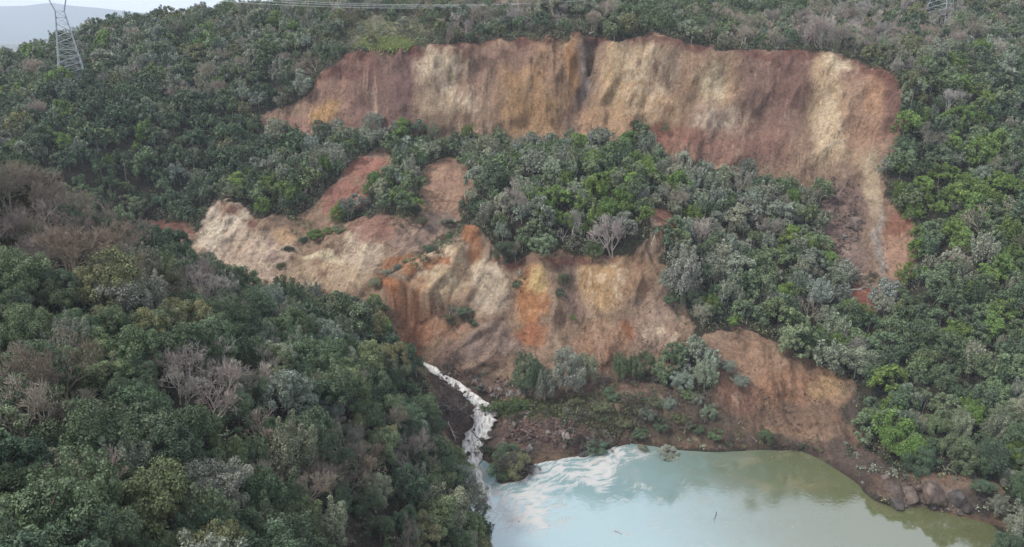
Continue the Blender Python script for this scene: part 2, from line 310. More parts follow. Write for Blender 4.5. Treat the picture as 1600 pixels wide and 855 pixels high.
# carve the exposed ground: runnels, crags and clods, pushed out along the surface
hy, hx = np.gradient(H0, gy, gx)
nn = np.stack([-hx, -hy, np.ones_like(hx)], -1); nn /= np.linalg.norm(nn, axis=-1)[..., None]
steep = np.clip((1-nn[..., 2])*2.6, 0, 1)
def worley(a, b_, seed):
    ai, bi = np.floor(a).astype(int), np.floor(b_).astype(int); best = np.full(a.shape, 9.); idv = np.zeros(a.shape)
    for i in (-1, 0, 1):
        for j in (-1, 0, 1):
            h = _perm[(_perm[(ai+i+seed) & 255]+bi+j) & 255]; fx_ = (h*.6180339) % 1; fy_ = (h*.7548777) % 1
            d = np.hypot(ai+i+fx_-a, bi+j+fy_-b_); q = d < best; best = np.where(q, d, best); idv = np.where(q, (h*.3819) % 1, idv)
    return best, idv
bmf = bm.astype(float)
for _ in range(2): bmf[1:-1, 1:-1] = (bmf[1:-1, 1:-1]*2+bmf[:-2, 1:-1]+bmf[2:, 1:-1]+bmf[1:-1, :-2]+bmf[1:-1, 2:])/6
wx = SHX+2.0*fbm(GX/7, GY/7, H0/9, 3)
run = .5-np.abs(noise3(wx/4.2, GY/22, H0/26)); run2 = .5-np.abs(noise3(wx/1.9+7, GY/14, H0/15))
crag = fbm(GX/3.2, GY/3.2, H0/3.2, 4); big = fbm(GX/11, GY/11, H0/11, 2)
ledge = np.maximum(0, noise3(GX/6, GY/6, H0/1.1))
alt = H0+.45*GY; jx, jy = 2.2*fbm(GX/8, GY/8, H0/8, 3), 2.5*fbm(GX/8+50, GY/8, H0/8, 3)
w1, i1 = worley((SHX+jx)/8.5, (alt+jy)/19, 3); w2, i2 = worley((SHX+jx*.6)/3.3, (alt+jy)/7.5, 11); w3, i3 = worley((SHX+jx*.3)/1.3, (alt+jy*.5)/2.4, 29)
rough = np.clip(.55+1.2*fbm(GX/13+7, GY/13, H0/13, 2), .12, 1.5)                   # some faces sheared smooth, some broken
lowf = np.where(VV > 315, 1.2, 1.0)
disp = bmf*(steep*(lowf*(2.8*(w1-.45)+1.0*(i1-.5))+lowf*rough*(1.0*(w2-.45)+.6*(i2-.5))+np.where(VV > 315, 1.15, .5)*run*rough+.30*run2*rough)+(.22*(w3-.4)+.30*crag)*(.35+.5*rough)+1.2*big*steep)
disp *= np.clip((H0-.2)/1.5, .25, 1)
PX, PY, PZ_ = GX+nn[..., 0]*disp, GY+nn[..., 1]*disp, H0+nn[..., 2]*disp

def mesh_obj(name, V, Fc, mat=None, parent=None, smooth=False, link=True):
    V = np.asarray(V, np.float32); Fc = np.asarray(Fc, np.int32); k = Fc.shape[1]
    me = bpy.data.meshes.new(name)
    me.vertices.add(len(V)); me.vertices.foreach_set('co', V.ravel())
    me.loops.add(Fc.size); me.loops.foreach_set('vertex_index', Fc.ravel())
    me.polygons.add(len(Fc)); me.polygons.foreach_set('loop_start', np.arange(0, Fc.size, k, dtype=np.int32))
    me.polygons.foreach_set('use_smooth', np.full(len(Fc), smooth)); me.update(calc_edges=True)
    if mat: me.materials.append(mat)
    o = bpy.data.objects.new(name, me)
    if link: COL.objects.link(o)
    if parent: o.parent = parent
    return o
def vcol(o, name, c, domain='POINT'):
    a = o.data.attributes.new(name, 'FLOAT_COLOR', domain)
    c = np.asarray(c, np.float32); c = np.concatenate([c, np.ones((len(c), 1), np.float32)], 1) if c.shape[1] == 3 else c
    a.data.foreach_set('color', c.ravel())
def vflt(o, name, c, domain='POINT'):
    a = o.data.attributes.new(name, 'FLOAT', domain); a.data.foreach_set('value', np.asarray(c, np.float32).ravel())
def gridfaces(nr, nc):
    i = np.arange(nr*nc).reshape(nr, nc)
    return np.stack([i[:-1, :-1], i[:-1, 1:], i[1:, 1:], i[1:, :-1]], -1).reshape(-1, 4)
def mat(name, rough=.9, spec=.2):
    m = bpy.data.materials.new(name); m.use_nodes = True
    b = m.node_tree.nodes['Principled BSDF']; b.inputs['Roughness'].default_value = rough; b.inputs['Specular IOR Level'].default_value = spec
    return m, m.node_tree.nodes, m.node_tree.links, b
def N(nodes, t, **kw):
    q = nodes.new('ShaderNode'+t)
    for k_, v_ in kw.items(): setattr(q, k_, v_)
    return q
def mixc(nodes, links, a, b, fac, mode='MIX'):
    q = nodes.new('ShaderNodeMix'); q.data_type = 'RGBA'; q.blend_type = mode
    for s, val in ((0, fac), (6, a), (7, b)):
        if hasattr(val, 'links'): links.new(val, q.inputs[s])
        else: q.inputs[s].default_value = val if s == 0 else (*val, 1)
    return q.outputs[2]

m, nd, lk, b = mat('soil_and_litter', .95, .12)
at = N(nd, 'Attribute', attribute_name='ground_colour')
tc = N(nd, 'TexCoord'); sx = N(nd, 'SeparateXYZ'); lk.new(tc.outputs['Object'], sx.inputs[0]); cx3 = N(nd, 'CombineXYZ'); asl = N(nd, 'Attribute', attribute_name='along_slope')
lk.new(asl.outputs['Fac'], cx3.inputs[0]); lk.new(sx.outputs[1], cx3.inputs[1]); lk.new(sx.outputs[2], cx3.inputs[2])
mpn = N(nd, 'Mapping'); mpn.inputs['Scale'].default_value = (1.6, 1.3, 1.2); lk.new(cx3.outputs[0], mpn.inputs[0])
n1 = N(nd, 'TexNoise'); n1.inputs['Scale'].default_value = 1.6; n1.inputs['Detail'].default_value = 10; n1.inputs['Roughness'].default_value = .78; lk.new(mpn.outputs[0], n1.inputs['Vector'])
n2 = N(nd, 'TexNoise'); n2.inputs['Scale'].default_value = 1.1; n2.inputs['Detail'].default_value = 9; n2.inputs['Roughness'].default_value = .75; lk.new(tc.outputs['Object'], n2.inputs['Vector'])
r1 = N(nd, 'MapRange'); r1.inputs[1].default_value = .8; r1.inputs[2].default_value = 1.2; r1.inputs[3].default_value = .66; r1.inputs[4].default_value = 1.34; r1.clamp = False
vo = N(nd, 'TexVoronoi'); vo.inputs['Scale'].default_value = 1.5; lk.new(tc.outputs['Object'], vo.inputs['Vector'])
ad = N(nd, 'Math', operation='ADD'); lk.new(n1.outputs[0], ad.inputs[0]); lk.new(n2.outputs[0], ad.inputs[1]); lk.new(ad.outputs[0], r1.inputs[0])
c1 = N(nd, 'CombineXYZ')
for i in range(3): lk.new(r1.outputs[0], c1.inputs[i])
cc = mixc(nd, lk, at.outputs['Color'], c1.outputs[0], 1.0, 'MULTIPLY')
mp2 = N(nd, 'Mapping'); mp2.inputs['Scale'].default_value = (1.1, .3, .09); lk.new(cx3.outputs[0], mp2.inputs[0])
n3 = N(nd, 'TexNoise'); n3.inputs['Scale'].default_value = 1.0; n3.inputs['Detail'].default_value = 6; n3.inputs['Distortion'].default_value = .6; lk.new(mp2.outputs[0], n3.inputs['Vector'])
rm = N(nd, 'ValToRGB'); e = rm.color_ramp.elements; e[0].position = .36; e[0].color = (.55, .5, .5, 1); e[1].position = .44; e[1].color = (1, 1, 1, 1)
e2 = e.new(.58); e2.color = (1, 1, 1, 1); e3 = e.new(.66); e3.color = (1.35, 1.3, 1.25, 1); lk.new(n3.outputs[0], rm.inputs[0])
cc = mixc(nd, lk, cc, rm.outputs[0], .22, 'MULTIPLY')
n5 = N(nd, 'TexNoise'); n5.inputs['Scale'].default_value = .42; n5.inputs['Detail'].default_value = 9; n5.inputs['Roughness'].default_value = .62; n5.inputs['Distortion'].default_value = .8
mp5 = N(nd, 'Mapping'); mp5.inputs['Scale'].default_value = (1.5, .8, .7); lk.new(cx3.outputs[0], mp5.inputs[0]); lk.new(mp5.outputs[0], n5.inputs['Vector'])
ab = N(nd, 'Math', operation='SUBTRACT'); ab.inputs[1].default_value = .5; lk.new(n5.outputs[0], ab.inputs[0]); ab2 = N(nd, 'Math', operation='ABSOLUTE'); lk.new(ab.outputs[0], ab2.inputs[0])
rm5 = N(nd, 'ValToRGB'); e = rm5.color_ramp.elements; e[0].position = 0; e[0].color = (.42, .38, .36, 1); e[1].position = .022; e[1].color = (1, 1, 1, 1); lk.new(ab2.outputs[0], rm5.inputs[0])
n6 = N(nd, 'TexNoise'); n6.inputs['Scale'].default_value = .16; n6.inputs['Detail'].default_value = 3; lk.new(tc.outputs['Object'], n6.inputs['Vector']); r6 = N(nd, 'MapRange'); r6.inputs[1].default_value = .45; r6.inputs[2].default_value = .6; lk.new(n6.outputs[0], r6.inputs[0])
cc = mixc(nd, lk, cc, rm5.outputs[0], r6.outputs[0], 'MULTIPLY')
v2 = N(nd, 'TexVoronoi'); v2.feature = 'DISTANCE_TO_EDGE'; v2.inputs['Scale'].default_value = .55; v2.inputs['Randomness'].default_value = 1
wv = N(nd, 'VectorMath', operation='ADD'); nsx = N(nd, 'TexNoise'); nsx.inputs['Scale'].default_value = .8; nsx.inputs['Detail'].default_value = 5; lk.new(tc.outputs['Object'], nsx.inputs['Vector'])
sc2 = N(nd, 'VectorMath', operation='SCALE'); sc2.inputs['Scale'].default_value = 3.0; lk.new(nsx.outputs['Color'], sc2.inputs[0]); lk.new(tc.outputs['Object'], wv.inputs[0]); lk.new(sc2.outputs[0], wv.inputs[1]); lk.new(wv.outputs[0], v2.inputs['Vector'])
rm2 = N(nd, 'ValToRGB'); e = rm2.color_ramp.elements; e[0].position = .0; e[0].color = (.5, .46, .45, 1); e[1].position = .09; e[1].color = (1, 1, 1, 1); lk.new(v2.outputs['Distance'], rm2.inputs[0])
cc = mixc(nd, lk, cc, rm2.outputs[0], .3, 'MULTIPLY')
lk.new(cc, b.inputs['Base Color'])
bu = N(nd, 'Bump'); bu.inputs['Strength'].default_value = 1; bu.inputs['Distance'].default_value = .6; lk.new(ad.outputs[0], bu.inputs['Height']); lk.new(bu.outputs[0], b.inputs['Normal'])
M_GROUND = m
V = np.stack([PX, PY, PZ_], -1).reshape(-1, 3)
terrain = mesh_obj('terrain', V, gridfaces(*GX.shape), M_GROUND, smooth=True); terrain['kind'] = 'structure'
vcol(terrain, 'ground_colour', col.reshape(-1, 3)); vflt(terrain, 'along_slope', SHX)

# ------------------------------------------------------------------ far mountains
def mountains():
    us = np.linspace(-900, 1900, 180); rows = []
    sky_v = np.interp(us, [-900,-300,0,40,80,110,150,200,300,500,900,1900], [40,22,10,9,4,9,12,18,25,38,45,45])
    for k in range(7):
        s = k/6; Y = 4200+900*s
        for u, v in zip(us, sky_v):
            top = P(u, v, 5100.)[2]
            rows.append((ray(u, v)[0]*Y/ray(u, v)[1], Y, 20+(top-20)*s**1.3+(40*fbm(u/60, s*3, 1, 3)*s*(1-s)*3)))
    m, nd, lk, b = mat('mountain_woods', 1, 0); b.inputs['Base Color'].default_value = (.06, .085, .075, 1)
    o = mesh_obj('distant_mountains', np.array(rows), gridfaces(7, 180), m, smooth=True); o['kind'] = 'structure'
mountains()

# ------------------------------------------------------------------ pond and stream
m, nd, lk, b = mat('pond_water', .05, .5); b.inputs['IOR'].default_value = 2.7
a1 = N(nd, 'Attribute', attribute_name='water_colour'); a2 = N(nd, 'Attribute', attribute_name='foam')
lk.new(a1.outputs['Color'], b.inputs['Base Color'])
rr = N(nd, 'MapRange'); rr.inputs[3].default_value = .04; rr.inputs[4].default_value = .7; lk.new(a2.outputs['Fac'], rr.inputs[0]); lk.new(rr.outputs[0], b.inputs['Roughness'])
tc = N(nd, 'TexCoord'); nz = N(nd, 'TexNoise'); nz.inputs['Scale'].default_value = 1.4; nz.inputs['Detail'].default_value = 5; lk.new(tc.outputs['Object'], nz.inputs['Vector'])
bu = N(nd, 'Bump'); bu.inputs['Strength'].default_value = .06; bu.inputs['Distance'].default_value = .12; lk.new(nz.outputs[0], bu.inputs['Height']); lk.new(bu.outputs[0], b.inputs['Normal'])
M_POND = m
wx_, wy_ = np.meshgrid(np.arange(-8, 96, .26), np.concatenate([np.arange(40, 84, 1.5), np.arange(84, 128, .26)]))
wu, wv, _ = proj(np.stack([wx_, wy_, 0*wx_], -1))
qx, qy = wx_+2.2*fbm(wx_/7, wy_/7, 5, 3), wy_+2.2*fbm(wx_/7, wy_/7, 9, 3)
sw = 1-np.abs(noise3(qx/3.2, qy/1.5, 1))*2; sw2 = fbm(qx/1.1, qy/.7, 3, 4); patch = fbm(qx/5, qy/4, 12, 3)
near_mouth = np.clip(np.exp(-((wu-815)/75)**2-((wv-790)/60)**2)*1.25+np.exp(-((wu-880)/70)**2-((wv-735)/24)**2)*1.1+np.exp(-((wu-960)/70)**2-((wv-708)/17)**2)*1.25+np.exp(-((wu-940)/25)**2-((wv-745)/28)**2)*.8, 0, 1.3)
wide = np.clip(np.exp(-((wu-960)/190)**2-((wv-800)/75)**2), 0, 1)
ws_, wn_ = 1.8*fbm(wx_/8, wy_/8, 61, 2), 2.6*fbm(wx_/9, wy_/9, 67, 3)
cs_, cn_ = wx_*.86+wy_*.5+ws_, -wx_*.5+wy_*.86+wn_
fil = 1-np.abs(fbm(cs_/7, cn_/1.7, 41, 4))*2.2; fil2 = 1-np.abs(fbm(cs_/2.6, cn_/.75, 47, 4))*2.0
base_ = near_mouth+.22*wide
foam = np.clip((base_*.42+.8*fil*base_+.55*fil2*base_+.7*patch*base_-.70)*.95, 0, 1)
foam = np.maximum(foam, np.clip((fil*.6+fil2*.5+patch*.6-.85)*1.6, 0, 1)*.75*wide)
foam = np.maximum(foam, np.clip((fbm(qx/.5, qy/.5, 31, 2)+.3*patch-.95)*4, 0, 1)*.5)
milk = np.clip(1/(1+np.exp((wu+30*patch-1090-(wv-760)*.5)/60)), 0, 1)[..., None]
wc = lin((90,93,62))*(1-milk)+lin((128,153,155))*milk
scum = np.clip((fbm(qx/2.5, qy/1.2, 21, 4)-.35)*2, 0, 1)[..., None]*np.clip(near_mouth, 0, 1)[..., None]*.6
fo = foam[..., None]; fc = lin((166,163,157))*(1-scum)+lin((140,118,106))*scum
wc = wc*(1-fo)+fc*fo
pond = mesh_obj('pond_water', np.stack([wx_, wy_, .015*foam], -1).reshape(-1, 3), gridfaces(*wx_.shape), M_POND, smooth=True); pond['kind'] = 'structure'
vcol(pond, 'water_colour', wc.reshape(-1, 3)); vflt(pond, 'foam', foam)

m, nd, lk, b = mat('white_water', .45, .4)
a1 = N(nd, 'Attribute', attribute_name='water_colour'); lk.new(a1.outputs['Color'], b.inputs['Base Color'])
tc = N(nd, 'TexCoord'); nz = N(nd, 'TexNoise'); nz.inputs['Scale'].default_value = 3.0; nz.inputs['Detail'].default_value = 6; lk.new(tc.outputs['Object'], nz.inputs['Vector'])
bu = N(nd, 'Bump'); bu.inputs['Strength'].default_value = .5; bu.inputs['Distance'].default_value = .3; lk.new(nz.outputs[0], bu.inputs['Height']); lk.new(bu.outputs[0], b.inputs['Normal'])
def stream():
    rows = []; cl = []
    for i in range(150):
        p = SPT[i]; hw = SHW[i]*(1.0+.35*noise3(_sk[i]*1.9, 3.1, .7)); ox = .5*noise3(_sk[i]*1.6, 9.3, .2)
        for j in range(25):
            a = (j/12-1)*hw; x = p[0]+a*(1+.25*noise3(_sk[i]*3.7, 5.+(j > 12)*7, .4))+ox
            y = p[1]-.25*a
            nz_ = fbm(x/.9, y/1.3, 4, 4); edge = 1-(abs(j-12)/12)**4
            rows.append((x, y, SZ[i]+.10+.28*nz_*edge-.25*(1-edge)))
            f = np.clip(.64+1.1*fbm(x/.5+5, y/1.6, 7, 4)+.3*nz_, 0, 1)*np.clip((1-abs(j-12)/12)*3+.25, 0, 1); cl.append(lin((138,130,120))*(1-f)+lin((212,209,204))*f)
    o = mesh_obj('stream_water', np.array(rows), gridfaces(150, 25), m, smooth=True); o['kind'] = 'structure'; vcol(o, 'water_colour', np.array(cl))
stream()

# ------------------------------------------------------------------ things: labels, copies
def tag(o, label, cat, group=None):
    o['label'] = label; o['category'] = cat
    if group: o['group'] = group
def empty(name, loc, rot=(0, 0, 0), sc=(1, 1, 1)):
    o = bpy.data.objects.new(name, None); COL.objects.link(o); o.location = loc; o.rotation_euler = rot; o.scale = sc; o.empty_display_size = .2
    return o
def pct(p, up=0.0):
    u, v, _ = proj(np.asarray(p)+np.array([0, 0, up])); return int(round(float(u)/16)), int(round(float(v)/8.55))

# ------------------------------------------------------------------ foliage materials
def leaf_mat(name, source):
    m, nd, lk, b = mat(name, .55, .25)
    va = N(nd, 'Attribute', attribute_name='leaf_shade')
    if source == 'object': t = N(nd, 'ObjectInfo').outputs['Color']
    else: t = N(nd, 'Attribute', attribute_name='tree_tint').outputs['Color']
    c = N(nd, 'CombineXYZ')
    for i in range(3): lk.new(va.outputs['Fac'], c.inputs[i])
    lk.new(mixc(nd, lk, t, c.outputs[0], 1.0, 'MULTIPLY'), b.inputs['Base Color'])
    return m
M_LEAF, M_FOREST = leaf_mat('leaves', 'object'), leaf_mat('forest_leaves', 'attr')
def bark_mat(name, c):
    m, nd, lk, b = mat(name, .9, .15)
    tc = N(nd, 'TexCoord'); nz = N(nd, 'TexNoise'); nz.inputs['Scale'].default_value = 6; lk.new(tc.outputs['Object'], nz.inputs['Vector'])
    lk.new(mixc(nd, lk, tuple(q*.6 for q in c), tuple(min(1, q*1.4) for q in c), nz.outputs[0]), b.inputs['Base Color'])
    return m
M_BARK = bark_mat('brown_bark', (.10, .085, .07)); M_PALE = bark_mat('pale_bark', (.36, .33, .30))
def twig_mat():
    m, nd, lk, b = mat('bare_twigs', .85, .2); lk.new(N(nd, 'ObjectInfo').outputs['Color'], b.inputs['Base Color']); return m
M_TWIG = twig_mat()

def unit(v): return v/np.maximum(np.linalg.norm(v, axis=-1, keepdims=True), 1e-6)
def leaves(r, cen, rad, nl, size, spike, up):
    """leaf sprays on clumps: centres (k,3), radii (k,)"""
    k = len(cen); d = unit(r.normal(size=(k, nl, 3))+np.array([0, 0, .45])); rr_ = r.uniform(.45, 1.08, (k, nl, 1))**.7
    p = cen[:, None]+d*rr_*rad[:, None, None]; d = d.reshape(-1, 3); p = p.reshape(-1, 3); n_ = len(p)
    nor = unit(d*.75+np.array([0, 0, up])+r.normal(size=(n_, 3))*.45)
    ax = unit(d*.5+np.array([0, 0, .7])+r.normal(size=(n_, 3))*.55)
    isp = r.random(n_) < spike
    tan = unit(np.cross(nor, r.normal(size=(n_, 3)))); tan = np.where(isp[:, None], ax, tan)
    bit = unit(np.cross(tan, np.where(isp[:, None], r.normal(size=(n_, 3)), nor)))
    L = size*r.uniform(.6, 1.3, (n_, 1)); Wd = L*np.where(isp, .38, .62)[:, None]
    v = np.stack([p-tan*L*.5, p+bit*Wd*.5, p+tan*L*.62, p-bit*Wd*.5], 1)
    v[:, 2, 2] -= .12*L[:, 0]*r.random(n_)
    sh = r.normal(1, .13, n_).clip(.6, 1.5)*np.repeat(r.uniform(.76, 1.26, k), nl)
    return v.reshape(-1, 3), np.arange(n_*4).reshape(-1, 4), sh
def crown_data(seed, style, nclump, nl, size):
    r = np.random.default_rng(seed)
    if style == 'round':
        lob = unit(r.normal(size=(40, 3))); lob = lob[lob[:, 2] > -.55][:9]; lc = lob*np.array([.56, .56, .5])*r.uniform(.7, 1.1, (len(lob), 1)); lr = r.uniform(.30, .5, len(lob)); cen = []
        while len(cen) < nclump:
            i = r.integers(len(lob)); d = unit(r.normal(size=3)+np.array([0, 0, .35])+lob[i]*.5); q = lc[i]+d*lr[i]*.9
            if (np.linalg.norm(q-lc, axis=1) > lr*.72).all(): cen.append(q)
        cen = np.array(cen); rad = r.uniform(.11, .22, len(cen))
        return leaves(r, cen, rad, nl, size, .35, .35)
    if style == 'tuft':           # many upright sprays
        d = unit(r.normal(size=(nclump*3, 3))); d = d[d[:, 2] > -.6][:nclump]
        base = d*np.array([.8, .8, .75])*r.uniform(.4, .85, (len(d), 1)); cs = []; rs = []
        for q in base:
            dr = unit(q*.5+np.array([0, 0, .8])+r.normal(size=3)*.15); l = r.uniform(.22, .45)
            for s_, k_ in ((0, .19), (.5, .15), (1, .09)): cs.append(q+dr*l*s_); rs.append(k_)
        return leaves(r, np.array(cs), np.array(rs), max(3, nl//3), size, .65, .3)
    # 'loose': sparse crown with gaps
    d = unit(r.normal(size=(nclump*3, 3))); d = d[d[:, 2] > -.5][:nclump]
    cen = d*np.array([1, 1, .9])*r.uniform(.35, .95, (len(d), 1)); rad = r.uniform(.13, .27, len(d))
    return leaves(r, cen, rad, nl, size, .45, .3)

def tube(a, b_, ra, rb, k=4):
    ax = unit(b_-a); s = unit(np.cross(ax, np.array([.31, .9, .2]))); t = np.cross(ax, s); an = np.arange(k)*2*math.pi/k
    ring = np.cos(an)[:, None]*s+np.sin(an)[:, None]*t
    V_ = np.concatenate([a+ring*ra, b_+ring*rb]); i = np.arange(k)
    return V_, np.stack([i, (i+1) % k, (i+1) % k+k, i+k], 1)
def join(parts):
    Vs, Fs, o = [], [], 0
    for v_, f_ in parts: Vs.append(v_); Fs.append(f_+o); o += len(v_)
    return np.concatenate(Vs), np.concatenate(Fs)
def trunk_data(seed, h=1.0, r0=.05):
    r = np.random.default_rng(seed); parts = []; p = np.zeros(3); d = np.array([0, 0, 1.])
    q = [p-np.array([0, 0, .25])]
    for i in range(4):
        q.append(q[-1]+(np.array([0, 0, .25])*(2 if i == 0 else 1)+np.append(r.normal(size=2)*.035, 0))*h)
    for i in range(4): parts.append(tube(q[i], q[i+1], r0*(1-.18*i), r0*(1-.18*(i+1)), 6))
    for i in range(5):
        s = q[2+i % 3]; dr = unit(np.append(r.normal(size=2), .9)); e = s+dr*r.uniform(.15, .3)*h; parts.append(tube(s, e, r0*.5, r0*.12, 4))
    return join(parts)
def bare_data(seed, depth=5, twig=.012, r0=.035, spread=.55, upb=.28, stems=1):
    r = np.random.default_rng(seed); trunk, br = [], []
    def rec(p, d, l, ra, lev):
        e = p+d*l; rb = max(ra*.68, twig)
        (trunk if lev < 1 else br).append(tube(p, e, ra, rb, 5 if lev < 2 else 3))
        if lev >= depth: return
        for i in range(3 if r.random() < .62 else 2):
            nd_ = unit(d+r.normal(size=3)*spread+np.array([0, 0, upb])); rec(p+d*l*(1 if i == 0 else r.uniform(.6, 1)), nd_, l*r.uniform(.62, .86), rb*.85, lev+1)
    for s in range(stems):
        a = r.uniform(0, 6.28); off = np.array([math.cos(a), math.sin(a), 0])*(.05 if stems > 1 else 0)
        rec(off-np.array([0, 0, .1]), unit(np.array([math.cos(a)*.3*(stems > 1), math.sin(a)*.3*(stems > 1), 1.])+r.normal(size=3)*.06), .3, r0, 0)
    v, f = join(br); z = v[:, 2].max(); T = join(trunk)
    return (T[0]/z, T[1]), (v/z, f)

def meshdata(name, V_, F_, m, sh=None, smooth=False):
    o = mesh_obj(name, V_, F_, m, smooth=smooth, link=False)
    if sh is not None: vflt(o, 'leaf_shade', sh, 'FACE')
    me = o.data; bpy.data.objects.remove(o); return me
STY = {'round': 'round', 'tuft': 'tuft', 'loose': 'loose'}
NEAR = {s: [] for s in STY}; MID = {s: [] for s in STY}; RAW = {s: [] for s in STY}
for s in STY:
    for i in range(4):
        v, f, sh = crown_data(10+i, s, 78 if s == 'round' else 52, 210 if s == 'round' else 290, .054); NEAR[s].append(meshdata('crown', v, f, M_LEAF, sh))
        v, f, sh = crown_data(30+i, s, 54 if s == 'round' else 40, 80, .10); MID[s].append(meshdata('crown', v, f, M_LEAF, sh))
        RAW[s].append(crown_data(50+i, s, 44 if s == 'round' else 32, 44, .13))
TRUNKS = [meshdata('trunk', *trunk_data(i), M_BARK, smooth=True) for i in range(3)]
PTRUNKS = [meshdata('trunk', *trunk_data(i, r0=.035), M_PALE, smooth=True) for i in range(3)]
BNEAR, BRAW = [], []
for i in range(6):
    T, Bq = bare_data(70+i, 7, .0019, .021, .44, .2, 1+i % 3); BNEAR.append((meshdata('trunk', *T, M_TWIG), meshdata('branches', *Bq, M_TWIG)))
for i in range(5):
    T, Bq = bare_data(90+i, 5, .0065, .024, .52, .2, 1+i % 2); BRAW.append(join([T, Bq]))

TINT = {'dark': (.080,.117,.062), 'mid': (.124,.162,.080), 'grey': (.20,.222,.158), 'silver': (.235,.25,.195), 'bright': (.12,.185,.044), 'olive': (.155,.162,.078), 'bare': (.31,.27,.225), 'pink': (.225,.188,.15)}
KIND = {'dark': 'evergreen_tree', 'mid': 'evergreen_tree', 'grey': 'grey_leaved_tree', 'silver': 'grey_leaved_tree', 'bright': 'bright_green_tree', 'olive': 'bright_green_tree', 'bare': 'bare_tree', 'pink': 'bare_tree'}
WORD = {'dark': 'dark green leafy tree', 'mid': 'green leafy tree', 'grey': 'grey-green leafy tree', 'silver': 'silvery leafy tree', 'bright': 'fresh green leafy tree', 'olive': 'olive-green leafy tree', 'bare': 'leafless grey tree', 'pink': 'leafless brownish tree'}
# ground of each zone; mixes of kinds with local patches (u, v, ru, rv, kind, weight)
MIX = {'near': dict(dark=.52, mid=.2, grey=.12, silver=.008, olive=.06, bare=.012, pink=.004),
       'bench': dict(dark=.16, mid=.34, grey=.32, silver=.06, bright=.09, bare=.04),
       'pondside': dict(dark=.44, mid=.32, grey=.12, silver=.01, bright=.10, olive=.02, bare=.03),
       'far': dict(dark=.32, mid=.3, grey=.26, olive=.07, bright=.06, bare=.03),
       'plateau': dict(dark=.16, mid=.24, grey=.33, olive=.07, bare=.14, pink=.06)}
PATCH = [(50,330,95,60,'pink',8),(120,390,100,40,'pink',6),(40,290,70,30,'bare',3),(330,640,70,40,'bare',1.6),(110,690,55,80,'pink',1.3),(550,770,70,60,'pink',1.6),(420,700,40,50,'bare',1.6),(230,800,50,50,'pink',.8),(340,490,60,20,'bare',.9),
 (180,500,60,30,'olive',.9),(230,730,60,40,'silver',.1),(430,540,60,50,'grey',.8),(300,700,60,50,'grey',.5),(60,540,60,50,'mid',.8),
 (960,320,50,70,'bright',1.5),(880,350,40,40,'bright',.5),(440,310,55,35,'bright',1.2),(600,290,50,40,'mid',2),(610,300,40,30,'bright',.7),(1240,480,60,40,'bright',.9),(430,262,90,34,'silver',.8),(500,230,90,30,'grey',1.2),(250,260,130,90,'dark',2.0),(620,210,110,20,'silver',.5),(850,215,110,25,'silver',.5),
 (1150,330,120,60,'grey',1),(1120,290,80,40,'bare',.3),(1540,290,90,80,'bright',1.3),(1440,370,60,60,'bright',.4),(1480,110,60,25,'bright',.8),(1560,470,80,60,'bright',.35),(1480,620,70,60,'mid',1),(1450,570,40,60,'olive',.4),(1560,760,60,60,'grey',.6),
 (100,200,120,40,'bright',.15),(250,230,200,80,'dark',1.2),(120,60,140,40,'grey',.5),(330,100,60,50,'bare',.25),(600,30,130,30,'pink',.35),(720,35,110,30,'bare',1.0),(1300,55,150,30,'bare',1.8),(1450,50,120,40,'bare',.8),(1050,30,120,30,'mid',1.5),(440,70,60,40,'grey',.5),(540,30,60,25,'olive',1.0)]
GAP = [(610,50,75,24),(860,38,60,12),(300,72,30,8),(545,62,18,12),(480,110,14,30),(1464,52,20,16)]          # open ground among the trees

sp = 3.35
cx_, cy_ = np.meshgrid(np.arange(-240, 240, sp), np.arange(26, 350, sp)); cx_[1::2] += sp/2
X = (cx_+rng.uniform(-.42, .42, cx_.shape)*sp).ravel(); Y = (cy_+rng.uniform(-.42, .42, cy_.shape)*sp).ravel()
Z = hgt(X, Y); bmk, TU, TV = bare_mask(X, Y, Z, 6); ft = proj(np.stack([X, Y, Z], -1))[2]
isn = near_of(TU, Y)
keep = ~bmk & (Z > .9) & (TU > -260) & (TU < 1860) & (TV > -70) & (TV < 1150)
keep &= ~((~isn) & (TU > 640) & (TU < 840) & (TV > 560) & (TV < 800))
keep &= ~((~isn) & (Y < 160) & (TU < 650) & (Z < 12))
for gu, gv, ga, gb in GAP: keep &= ~((((TU-gu)/ga)**2+((TV-gv)/gb)**2 < 1) & (Y > 190) & (rng.random(len(X)) < .85))
ok = lambda q: q[keep]
X, Y, Z, TU, TV, ft, isn = map(ok, (X, Y, Z, TU, TV, ft, isn))
plate = (TV < np.interp(TU, ru_, rv_)+2) & (TU > 470) & (TU < 1402) & (Y > 195)
zone = np.where(isn, 'near', np.where(plate | ((TU > 1400) & (TV < 105)), 'plateau', np.where((TU > 1385) | ((TU > 1340) & (TV > 500)), 'pondside', np.where((TU < 415) & (TV < np.interp(TU, [0,215,285,335,405], [400,365,405,310,215])), 'far', 'bench'))))
kinds = list(TINT)
wts = np.zeros((len(X), len(kinds)))
for zn, mxx in MIX.items():
    for k_, v_ in mxx.items(): wts[zone == zn, kinds.index(k_)] = v_
for u, v, ru, rv, k_, s_ in PATCH:
    vis_side = isn if (v > 480 and u < 650) or (u < 200 and v > 230) else ~isn
    wts[:, kinds.index(k_)] += s_*np.exp(-(((TU-u)/ru)**2+((TV-15-v)/rv)**2))*vis_side
clus = np.stack([fbm(X/16+13*i, Y/16, i, 2) for i in range(len(kinds))], 1); clus[:, -2:] *= .3; wts *= np.exp(1.6*clus)
cum = np.cumsum(wts, 1)/wts.sum(1)[:, None]; pick = (rng.random(len(X))[:, None] > cum).sum(1)
kd = np.array(kinds)[pick]
R = rng.uniform(2.0, 3.5, len(X))*np.where(zone == 'near', .98, np.where(zone == 'plateau', .88, 1.0))
